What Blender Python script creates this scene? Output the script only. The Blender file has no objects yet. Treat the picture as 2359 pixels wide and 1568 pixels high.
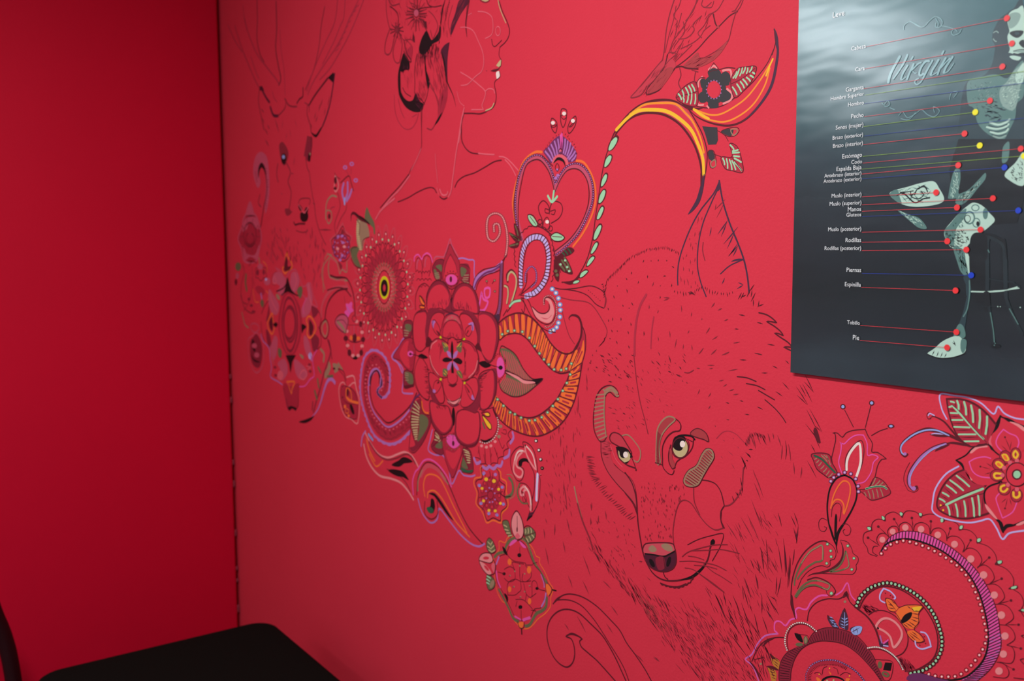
import bpy, math, random
from mathutils import Vector, Matrix
from mathutils.geometry import tessellate_polygon

# ---------------------------------------------------------------- camera, light, exposure
CXP, CYP, FPX = 1179.5, 784.0, 2187.0
def _cam_matrix():
    d = Vector((1299-CXP, -(23567-CYP), -FPX)).normalized()
    w = Vector((-383-CXP, -(582-CYP), -FPX)).normalized()
    Z = -d; X = -w; X = (X - Z*X.dot(Z)).normalized(); Y = Z.cross(X)
    return Matrix((X, Y, Z))           # camera -> world rotation
ROT = _cam_matrix()
CAM = Vector((0.0, -1.0, 1.6))
scene = bpy.context.scene
COL = scene.collection
cam_d = bpy.data.cameras.new('camera')
cam_d.sensor_width = 22.3
cam_d.lens = FPX/2359*22.3
cam_d.clip_start = 0.02
cam = bpy.data.objects.new('camera', cam_d); COL.objects.link(cam)
cam.matrix_world = Matrix.Translation(CAM) @ ROT.to_4x4()
cam_d.dof.use_dof = True
cam_d.dof.focus_distance = 1.28
cam_d.dof.aperture_fstop = 3.4
scene.camera = cam
vs = scene.view_settings
vs.view_transform = 'Standard'; vs.look = 'None'; vs.gamma = 1.0; vs.exposure = 0.35
world = bpy.data.worlds.new('world'); scene.world = world; world.use_nodes = True
world.node_tree.nodes['Background'].inputs[0].default_value = (0.75, 0.85, 1.0, 1)
world.node_tree.nodes['Background'].inputs[1].default_value = 0.02

CORNER = -2.925      # where the two red walls meet
CEIL = 2.75
ROOM_R, ROOM_B = 1.9, -3.9
def area(name, loc, sx, sy, power, col=(1, .96, .92), rot=(0, 0, 0)):
    l = bpy.data.lights.new(name, 'AREA'); l.shape = 'RECTANGLE'; l.size = sx; l.size_y = sy
    l.energy = power; l.color = col
    o = bpy.data.objects.new(name, l); o.location = loc; o.rotation_euler = rot; COL.objects.link(o)
    return o
LAMPS = [(-0.95, -1.32, 1.15, 0.16, 35), (-1.2, -3.2, 1.15, 0.16, 8)]
for (lx, ly, sx, sy, pw) in LAMPS:
    area('ceiling_lamp_light', (lx, ly, CEIL-0.075), sx, sy, pw, (1, .97, .95))

WALL_LAMP = (CORNER+0.06, -3.05, 2.60)   # batten lamp high on the far stretch of the left wall
area('wall_lamp_light', WALL_LAMP, 0.14, 1.1, 13, (.86, .95, 1.0), (0, -math.pi/2, 0))

# ---------------------------------------------------------------- helpers
def s2l(c):
    c = c/255.0
    return c/12.92 if c <= 0.04045 else ((c+0.055)/1.055)**2.4
def lin(rgb, k=1.0): return tuple(min(1.0, s2l(v)*k) for v in rgb) + (1.0,)
MATS = {}
def mat(name, rgb, rough=0.6, spec=0.3, coat=0.0, metal=0.0, noise=0.0, scale=20, bump=0.0, bscale=60):
    if name in MATS: return MATS[name]
    m = bpy.data.materials.new(name); m.use_nodes = True
    nt = m.node_tree; b = nt.nodes['Principled BSDF']
    b.inputs['Roughness'].default_value = rough
    b.inputs['Specular IOR Level'].default_value = spec
    b.inputs['Metallic'].default_value = metal
    b.inputs['Coat Weight'].default_value = coat
    base = lin(rgb)
    b.inputs['Base Color'].default_value = base
    if noise or bump:
        tc = nt.nodes.new('ShaderNodeTexCoord')
        mp = nt.nodes.new('ShaderNodeMapping'); nt.links.new(tc.outputs['Object'], mp.inputs[0])
    if noise:
        n = nt.nodes.new('ShaderNodeTexNoise'); n.inputs['Scale'].default_value = scale; n.inputs['Detail'].default_value = 5
        nt.links.new(mp.outputs[0], n.inputs['Vector'])
        mx = nt.nodes.new('ShaderNodeMix'); mx.data_type = 'RGBA'
        mx.inputs[6].default_value = tuple(v*(1-noise) for v in base[:3])+(1,)
        mx.inputs[7].default_value = tuple(min(1, v*(1+noise)) for v in base[:3])+(1,)
        nt.links.new(n.outputs[0], mx.inputs[0]); nt.links.new(mx.outputs[2], b.inputs['Base Color'])
    if bump:
        n2 = nt.nodes.new('ShaderNodeTexNoise'); n2.inputs['Scale'].default_value = bscale; n2.inputs['Detail'].default_value = 6
        nt.links.new(mp.outputs[0], n2.inputs['Vector'])
        bp = nt.nodes.new('ShaderNodeBump'); bp.inputs['Strength'].default_value = bump; bp.inputs['Distance'].default_value = 0.002
        nt.links.new(n2.outputs[0], bp.inputs['Height']); nt.links.new(bp.outputs[0], b.inputs['Normal'])
    MATS[name] = m
    return m
def empty(name, loc=(0, 0, 0)):
    o = bpy.data.objects.new(name, None); o.location = loc; o.empty_display_size = 0.05; COL.objects.link(o); return o
def mesh_obj(name, verts, faces, mats, parent=None, fm=None, smooth=False):
    me = bpy.data.meshes.new(name); me.from_pydata([tuple(v) for v in verts], [], faces)
    for m in mats: me.materials.append(m)
    if fm: me.polygons.foreach_set('material_index', fm)
    if smooth: me.polygons.foreach_set('use_smooth', [True]*len(faces))
    me.update()
    o = bpy.data.objects.new(name, me); COL.objects.link(o)
    if parent:
        o.parent = parent
        o.matrix_parent_inverse = Matrix.Translation(parent.location).inverted()
    return o
def tag(o, label=None, cat=None, group=None, kind=None):
    for k, v in (('label', label), ('category', cat), ('group', group), ('kind', kind)):
        if v: o[k] = v
    return o
def box(name, lo, hi, m, parent=None, bevel=0.0, seg=3):
    (x0, y0, z0), (x1, y1, z1) = lo, hi
    v = [(x0,y0,z0),(x1,y0,z0),(x1,y1,z0),(x0,y1,z0),(x0,y0,z1),(x1,y0,z1),(x1,y1,z1),(x0,y1,z1)]
    f = [(0,3,2,1),(4,5,6,7),(0,1,5,4),(1,2,6,5),(2,3,7,6),(3,0,4,7)]
    o = mesh_obj(name, v, f, [m], parent)
    if bevel:
        b = o.modifiers.new('bevel', 'BEVEL'); b.width = bevel; b.segments = seg
        for p in o.data.polygons: p.use_smooth = True
    return o
def tube(name, pts, r, m, parent=None, n=12, smooth=6):
    """round tube through 3-D points"""
    P = [Vector(p) for p in pts]
    Q = []
    for i in range(len(P)-1):
        p0, p1, p2, p3 = P[max(i-1, 0)], P[i], P[i+1], P[min(i+2, len(P)-1)]
        for k in range(smooth):
            t = k/smooth
            Q.append(0.5*((2*p1)+(p2-p0)*t+(2*p0-5*p1+4*p2-p3)*t*t+(3*p1-p0-3*p2+p3)*t**3))
    Q.append(P[-1])
    vs_, fs = [], []
    up = Vector((0.3, 0.2, 1)).normalized()
    for i, q in enumerate(Q):
        d = (Q[min(i+1, len(Q)-1)]-Q[max(i-1, 0)]).normalized()
        a = d.cross(up)
        if a.length < 1e-3: a = d.cross(Vector((1, 0, 0)))
        a.normalize(); b = d.cross(a)
        for k in range(n):
            th = 2*math.pi*k/n
            vs_.append(q+(a*math.cos(th)+b*math.sin(th))*r)
    for i in range(len(Q)-1):
        for k in range(n):
            fs.append((i*n+k, i*n+(k+1) % n, (i+1)*n+(k+1) % n, (i+1)*n+k))
    fs.append(tuple(range(n))[::-1]); fs.append(tuple((len(Q)-1)*n+k for k in range(n)))
    return mesh_obj(name, vs_, fs, [m], parent, smooth=True)

# ---------------------------------------------------------------- the paint layer on the long wall
def wall_xz(px, py, off):
    """where the sight line of photograph point (px,py) meets the plane `off` in front of the long wall"""
    r = ROT @ Vector(((px-CXP)/FPX, -(py-CYP)/FPX, -1.0))
    t = (-off-CAM.y)/r.y
    return Vector((CAM.x+t*r.x, CAM.z+t*r.z)), t
def px_size(px, py):
    """mean size in metres of one photograph pixel on the wall there"""
    a, t = wall_xz(px, py, 0); b, _ = wall_xz(px+4, py, 0); c, _ = wall_xz(px, py+4, 0)
    return math.sqrt(((b-a).length/4) * ((c-a).length/4))
def spline(pts, closed=False, step=5.0):
    n = len(pts)
    if n < 3: 
        return list(pts)
    out = []
    rng = range(n) if closed else range(n-1)
    for i in rng:
        if closed: p0, p1, p2, p3 = pts[(i-1) % n], pts[i], pts[(i+1) % n], pts[(i+2) % n]
        else: p0, p1, p2, p3 = pts[max(i-1, 0)], pts[i], pts[i+1], pts[min(i+2, n-1)]
        L = math.hypot(p2[0]-p1[0], p2[1]-p1[1])
        k = max(2, min(9, int(L/step)+1))
        for j in range(k):
            t = j/k
            out.append(tuple(0.5*((2*p1[c])+(p2[c]-p0[c])*t+(2*p0[c]-5*p1[c]+4*p2[c]-p3[c])*t*t+(3*p1[c]-p0[c]-3*p2[c]+p3[c])*t**3) for c in (0, 1)))
    if not closed: out.append(pts[-1])
    return out
def resample(pts, n, closed=False):
    P = list(pts)+([pts[0]] if closed else [])
    L = [0]
    for a, b in zip(P, P[1:]): L.append(L[-1]+math.hypot(b[0]-a[0], b[1]-a[1]))
    out = []; tot = L[-1]; m = n if closed else n-1
    j = 0
    for i in range(n):
        s = tot*i/max(1, m)
        while j < len(L)-2 and L[j+1] < s: j += 1
        d = L[j+1]-L[j]; t = (s-L[j])/d if d > 1e-9 else 0
        out.append((P[j][0]+(P[j+1][0]-P[j][0])*t, P[j][1]+(P[j+1][1]-P[j][1])*t))
    return out
def length(pts): return sum(math.hypot(b[0]-a[0], b[1]-a[1]) for a, b in zip(pts, pts[1:]))
class Paint:
    """collects painted strokes and patches lying on the wall (or poster) plane"""
    def __init__(self, base): self.v = []; self.f = []; self.m = []; self.slots = []; self.mi = []; self.base = base; self.n = 0
    def slot(self, mt):
        if mt not in self.slots: self.slots.append(mt)
        return self.slots.index(mt)
    def off(self):
        self.n += 1
        return self.base + 0.000004*self.n
    def ribbon(self, pts, w, mt, closed=False, taper='', off=None):
        off = off or self.off()
        cl = []
        for p in pts:
            if not cl or math.hypot(p[0]-cl[-1][0], p[1]-cl[-1][1]) > 0.25: cl.append(p)
        pts = cl
        if len(pts) < 2: return
        if closed and math.hypot(pts[0][0]-pts[-1][0], pts[0][1]-pts[-1][1]) < 0.3: pts = pts[:-1]
        n = len(pts)
        W = [wall_xz(p[0], p[1], off)[0] for p in pts]
        ps = px_size(*pts[n//2])
        tot = 0; acc = [0]
        for i in range(n-1): tot += (W[i+1]-W[i]).length; acc.append(tot)
        b0 = len(self.v); sl = self.slot(mt)
        for i in range(n):
            a = W[(i-1) % n] if closed else W[max(i-1, 0)]
            c = W[(i+1) % n] if closed else W[min(i+1, n-1)]
            d1 = W[i]-a; d2 = c-W[i]
            if d1.length < 1e-9: d1 = d2
            if d2.length < 1e-9: d2 = d1
            d1.normalize(); d2.normalize(); d = d1+d2
            if d.length < 1e-6: d = d1.copy()
            d.normalize()
            nn = Vector((-d.y, d.x))
            k = max(0.5, abs(nn.dot(Vector((-d1.y, d1.x)))))
            s = acc[i]/tot if tot > 0 else 0
            ww = w*ps*0.5
            if taper == 'T': ww *= max(0.12, math.sin(math.pi*s)**0.6)
            elif taper == 'A': ww *= max(0.1, (1-s)**0.7)
            elif taper == 'I': ww *= max(0.1, s**0.7)
            for sg in (-1, 1):
                q = W[i]+nn*(sg*ww/k)
                self.v.append((q.x, -off, q.y))
        for i in range(n if closed else n-1):
            j = (i+1) % n
            self.f.append((b0+2*i, b0+2*j, b0+2*j+1, b0+2*i+1)); self.mi.append(sl)
        if not closed and not taper and w*ps > 0.0012:
            for e, o in ((0, 1), (n-1, n-2)):
                d = (W[e]-W[o]); 
                if d.length < 1e-9: continue
                d.normalize(); nn = Vector((-d.y, d.x)); ww = w*ps*0.5; b1 = len(self.v)
                for k in range(7):
                    th = math.pi*k/6
                    q = W[e]+nn*(math.cos(th)*ww)+d*(math.sin(th)*ww); self.v.append((q.x, -off, q.y))
                self.f.append(tuple(range(b1, b1+7))); self.mi.append(sl)
    def fill(self, pts, mt, off=None):
        off = off or self.off()
        W = [wall_xz(p[0], p[1], off)[0] for p in pts]
        tri = tessellate_polygon([[Vector((q.x, q.y, 0)) for q in W]])
        b0 = len(self.v); sl = self.slot(mt)
        for q in W: self.v.append((q.x, -off, q.y))
        for t in tri: self.f.append(tuple(b0+i for i in t)); self.mi.append(sl)
    def dot(self, c, rx, ry, mt, rot=0, off=None, n=12):
        off = off or self.off(); cr, sr = math.cos(rot), math.sin(rot)
        P = []
        for k in range(n):
            th = 2*math.pi*k/n; x, y = rx*math.cos(th), ry*math.sin(th)
            P.append((c[0]+x*cr-y*sr, c[1]+x*sr+y*cr))
        W = [wall_xz(p[0], p[1], off)[0] for p in P]
        b0 = len(self.v); sl = self.slot(mt)
        for q in W: self.v.append((q.x, -off, q.y))
        self.f.append(tuple(range(b0, b0+n))); self.mi.append(sl)
    def build(self, name, parent=None):
        # turn every face towards the room
        fs = []
        for f in self.f:
            a = 0
            for i in range(len(f)):
                p, q = self.v[f[i]], self.v[f[(i+1) % len(f)]]
                a += p[0]*q[2]-q[0]*p[2]
            fs.append(f if a > 0 else f[::-1])
        return mesh_obj(name, self.v, fs, self.slots, parent, fm=self.mi)
PAL = {
 'k': (26, 16, 20), 'K': (94, 26, 38), 'm': (142, 40, 54), 'f': (198, 58, 74), 'x': (172, 60, 66), 'n': (176, 46, 66), 'h': (226, 96, 112), 'w': (240, 222, 214),
 'g': (158, 214, 170), 'G': (104, 104, 72), 'e': (158, 126, 100), 'o': (243, 112, 52), 'y': (242, 190, 50), 'Y': (205, 205, 20),
 'p': (232, 84, 165), 'v': (178, 114, 184), 'l': (196, 178, 232), 'b': (112, 150, 212), 'P': (112, 46, 96), 's': (234, 140, 142),
 'r': (140, 36, 56), 'q': (200, 82, 108), 'd': (40, 92, 66), 'D': (60, 58, 62), 'c': (215, 50, 70), 'S': (72, 44, 66), 't': (196, 178, 130),
 'R': (178, 40, 62), 'u': (206, 76, 90), 'i': (150, 168, 225), 'j': (82, 28, 48), 'O': (196, 124, 50), 'a': (242, 146, 48),
}
VIEWS = {
 'a': (500, 0, 4.3556), 'b': (500, 320, 4.3556), 'c': (840, 0, 4.7525), 'd': (840, 220, 5.2275), 'e': (1400, 0, 3.5636),
 'f': (1080, 220, 3.2667), 'g': (1820, 0, 4.3562), 'h': (1820, 320, 4.3562), 'i': (1820, 600, 4.3562), 'j': (520, 580, 5.6),
 'k': (540, 760, 6.5333), 'l': (740, 470, 4.2378), 'm': (890, 540, 4.9), 'n': (890, 800, 4.9), 'o': (760, 780, 3.2),
 'p': (1080, 560, 3.4087), 'q': (1060, 960, 6.03), 'r': (1080, 1160, 4.9), 's': (1360, 400, 3.7333), 't': (1230, 800, 3.92),
 'u': (1440, 900, 3.2667), 'v': (1600, 660, 3.5636), 'w': (1230, 1160, 3.8431), 'x': (1480, 1180, 4.0412), 'y': (1840, 900, 4.1263),
 'z': (2050, 890, 4.3556), 'A': (1960, 1160, 3.8431), 'B': (1700, 1210, 4.3799), '0': (0, 0, 1.0), 'C': (2030, 100, 12.416), 'D': (2230, 0, 4.612),
}
rng = random.Random(7)
def inside(p, poly):
    c = False; n = len(poly); j = n-1
    for i in range(n):
        if (poly[i][1] > p[1]) != (poly[j][1] > p[1]) and p[0] < (poly[j][0]-poly[i][0])*(p[1]-poly[i][1])/(poly[j][1]-poly[i][1]+1e-12)+poly[i][0]: c = not c
        j = i
    return c
def ellipse(cx, cy, rx, ry, n=28, rot=0):
    cr, sr = math.cos(rot), math.sin(rot)
    return [(cx+rx*math.cos(2*math.pi*k/n)*cr-ry*math.sin(2*math.pi*k/n)*sr, cy+rx*math.cos(2*math.pi*k/n)*sr+ry*math.sin(2*math.pi*k/n)*cr) for k in range(n)]
def run_op(P, view, line, matf):
    ox, oy, sc = view
    tk = line.split(); op, col = tk[0], tk[1]
    if op in 'FG': tk.insert(2, '0')
    w = float(tk[2])
    kw = {}; pts = []; pts2 = None; cur = pts
    for t in tk[3:]:
        if '=' in t: k, v = t.split('='); kw[k] = float(v)
        elif t == '|': pts2 = []; cur = pts2
        elif ',' not in t: kw['n'] = float(t)
        else: cur.append(tuple(float(a) for a in t.split(',')))
    if col in 'KmnS' and w <= 14: w *= 0.84
    def M(p): return (ox+p[0]/sc, oy+p[1]/sc)
    mt = matf(col); W = w/sc
    if op in 'EQXOYJ':                       # things built round an ellipse: centre, radii (, second radii)
        c = M(pts[0]); rx, ry = pts[1][0]/sc, pts[1][1]/sc; rot = math.radians(kw.get('rot', 0)); n = int(kw.get('n', 12)); ph = math.radians(kw.get('ph', 0))
        if op == 'E': P.dot(c, rx, ry, mt, rot, n=20)
        elif op == 'Q': P.ribbon(ellipse(c[0], c[1], rx, ry, 36, rot), W, mt, closed=True)
        elif op == 'X':
            o = P.off()
            for k in range(n):
                th = 2*math.pi*k/n+ph; P.dot((c[0]+rx*math.cos(th), c[1]+ry*math.sin(th)), W*min(1, rx/ry), W, mt, off=o, n=8)
        elif op == 'O':
            am = kw.get('amp', .1); q = []
            for k in range(n*8):
                th = 2*math.pi*k/(n*8)+ph; a = 1+am*abs(math.sin(k*math.pi/8)); q.append((c[0]+rx*a*math.cos(th), c[1]+ry*a*math.sin(th)))
            P.ribbon(q, W, mt, closed=True)
        elif op in 'YJ':
            r2x, r2y = pts[2][0]/sc, pts[2][1]/sc; o = P.off()
            for k in range(n):
                th = 2*math.pi*k/n+ph; a = (c[0]+rx*math.cos(th), c[1]+ry*math.sin(th)); b = (c[0]+r2x*math.cos(th), c[1]+r2y*math.sin(th))
                if op == 'Y': P.ribbon([a, b], W, mt, off=o)
                else:
                    h = math.pi/n*kw.get('fr', .7); mr = kw.get('mid', .5)
                    mx, my = rx+(r2x-rx)*mr, ry+(r2y-ry)*mr
                    q = [a, (c[0]+mx*math.cos(th-h), c[1]+my*math.sin(th-h)), b, (c[0]+mx*math.cos(th+h), c[1]+my*math.sin(th+h))]
                    P.ribbon(spline(q, True), W, mt, closed=True, off=o) if w > 0 else P.fill(spline(q, True), mt, off=o)
        return
    p = [M(a[:2]) for a in pts]
    st = 5.0
    if op == 'L': P.ribbon(spline(p), W, mt)
    elif op == 'T': P.ribbon(spline(p), W, mt, taper='T')
    elif op == 'A': P.ribbon(spline(p), W, mt, taper='A')
    elif op == 'I': P.ribbon(spline(p), W, mt, taper='I')
    elif op == 'Z': P.ribbon(p, W, mt)
    elif op == 'C': P.ribbon(spline(p, True), W, mt, closed=True)
    elif op == 'P': P.ribbon(p, W, mt, closed=True)
    elif op == 'F': P.fill(spline(p, True), mt)
    elif op == 'G': P.fill(p, mt)
    elif op == 'D':
        o = P.off()
        for a in p: P.dot(a, W*kw.get('ax', 1), W, mt, off=o)
    elif op == 'B':
        q = spline(p); n = int(kw.get('n', 0)) or max(2, int(length(q)/(W*kw.get('sp', 2.6)))); o = P.off()
        for a in resample(q, n): P.dot(a, W*kw.get('ax', 1), W, mt, off=o, n=8)
    elif op == 'R':
        n = int(kw.get('n', 10)); q2 = [M(a[:2]) for a in pts2]
        A_ = resample(spline(p), n); B_ = resample(spline(q2), n); o = P.off(); a0, a1 = kw.get('a', 0), kw.get('b', 1)
        for a, b in zip(A_, B_):
            P.ribbon([(a[0]+(b[0]-a[0])*a0, a[1]+(b[1]-a[1])*a0), (a[0]+(b[0]-a[0])*a1, a[1]+(b[1]-a[1])*a1)], W, mt, off=o)
    elif op == 'M':
        if w >= 13: W *= 0.62
        o = P.off(); fl = [a for t in pts for a in t]
        for i in range(0, len(fl)-3, 4):
            P.ribbon([M((fl[i], fl[i+1])), M(((fl[i]+fl[i+2])/2+w*.2, (fl[i+1]+fl[i+3])/2)), M((fl[i+2], fl[i+3]))], W, mt, taper='' if w >= 13 and col not in 'Kmj' else 'T', off=o)
    elif op == 'S':                           # scallops along a curve, bulging to the left of travel
        q = spline(p); n = int(kw['n']); am = kw['amp']/sc; N = n*7; rs = resample(q, N+1); out = []
        for i, a in enumerate(rs):
            b = rs[min(i+1, N)]; c = rs[max(i-1, 0)]; dx, dy = b[0]-c[0], b[1]-c[1]; l = math.hypot(dx, dy) or 1
            s = abs(math.sin(math.pi*i/7))*am; out.append((a[0]+dy/l*s, a[1]-dx/l*s))
        P.ribbon(out, W, mt)
    elif op == 'U':                           # fur ticks along a curve, at an angle to the picture
        q = spline(p); n = int(kw['n']); ln = kw['len']/sc; an = math.radians(kw['ang']); j = kw.get('jit', .25); o = P.off()
        for a in resample(q, n):
            t = an+rng.uniform(-j, j); l = ln*rng.uniform(.6, 1.2); x, y = a[0]+rng.uniform(-1, 1), a[1]+rng.uniform(-1, 1)
            P.ribbon([(x, y), (x+math.cos(t)*l*.5, y+math.sin(t)*l*.5), (x+math.cos(t)*l, y+math.sin(t)*l)], W*rng.uniform(.7, 1.2), mt, taper='T', off=o)
    elif op == 'H':                           # loose strokes scattered inside an outline; direction turns from ang to ang2 across it
        n = int(kw['n']); ln = kw['len']/sc; a1 = kw['ang']; a2 = kw.get('ang2', a1); j = kw.get('jit', .2); o = P.off()
        xs = [a[0] for a in p]; ys = [a[1] for a in p]; k = 0; tries = 0
        while k < n and tries < n*40:
            tries += 1
            x, y = rng.uniform(min(xs), max(xs)), rng.uniform(min(ys), max(ys))
            if not inside((x, y), p): continue
            f = (x-min(xs))/(max(xs)-min(xs)+1e-9); t = math.radians(a1+(a2-a1)*f)+rng.uniform(-j, j); l = ln*rng.uniform(.5, 1.15)
            dx, dy = math.cos(t)*l/2, math.sin(t)*l/2; bx = rng.uniform(-.12, .12)
            P.ribbon([(x-dx, y-dy), (x-dy*bx, y+dx*bx), (x+dx, y+dy)], W*rng.uniform(.6, 1.2), mt, taper='T', off=o); k += 1
    else: raise ValueError(line)
def ink(col): return mat('paint_'+{'k':'black','K':'brown','m':'brown_thin','n':'brown_faint','h':'chalk_pink','w':'white','g':'mint','G':'olive','e':'tan','o':'orange','y':'yellow','Y':'lime','p':'pink','v':'violet','l':'lilac','b':'blue','P':'purple','s':'salmon','r':'maroon','q':'dusty_pink','d':'dark_green','D':'charcoal','c':'red','S':'plum','t':'straw','R':'dark_red','u':'rose','i':'pale_blue','j':'wine','f':'faint_rose','x':'faint_brown','O':'ochre','a':'amber'}[col], PAL[col], rough=0.55, spec=0.25)
def draw_all(text, matf, base0, step):
    """'# name | label | category [| group]' opens a drawing, '@ part [| label]' a part of it, 'V x' picks the frame the numbers are in"""
    things = []; cur = None; view = None
    for ln in text.splitlines():
        ln = ln.strip()
        if not ln: continue
        if ln[0] == '#':
            f = [a.strip() for a in ln[1:].split('|')]; cur = [f, []]; things.append(cur)
        elif ln[0] == '@':
            f = [a.strip() for a in ln[1:].split('|')]; cur[1].append([f, []])
        elif ln.startswith('V '): view = VIEWS[ln.split()[1]]
        else:
            if not cur[1]: cur[1].append([['', ''], []])
            cur[1][-1][1].append((view, ln))
    for i, (f, parts) in enumerate(things):
        base = base0 + step*(i % 11)
        built = []
        for pf, ops in parts:
            P = Paint(base)
            for vw, ln in ops: run_op(P, vw, ln, matf)
            base += 0.000004*P.n
            built.append((pf, P))
        if len(built) == 1 and not built[0][0][0]:
            root = built[0][1].build(f[0])
        else:
            v = [q for b in built for q in b[1].v]
            c = (sum(q[0] for q in v)/len(v), 0.0, min(q[2] for q in v))
            root = empty(f[0], c)
            for pf, P in built:
                o = P.build(pf[0] or 'outline', root)
                if len(pf) > 1 and pf[1] == 'stuff': o['kind'] = 'stuff'
                elif len(pf) > 1 and pf[1]: o['label'] = pf[1]
        tag(root, f[1], f[2], f[3] if len(f) > 3 else None)

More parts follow.
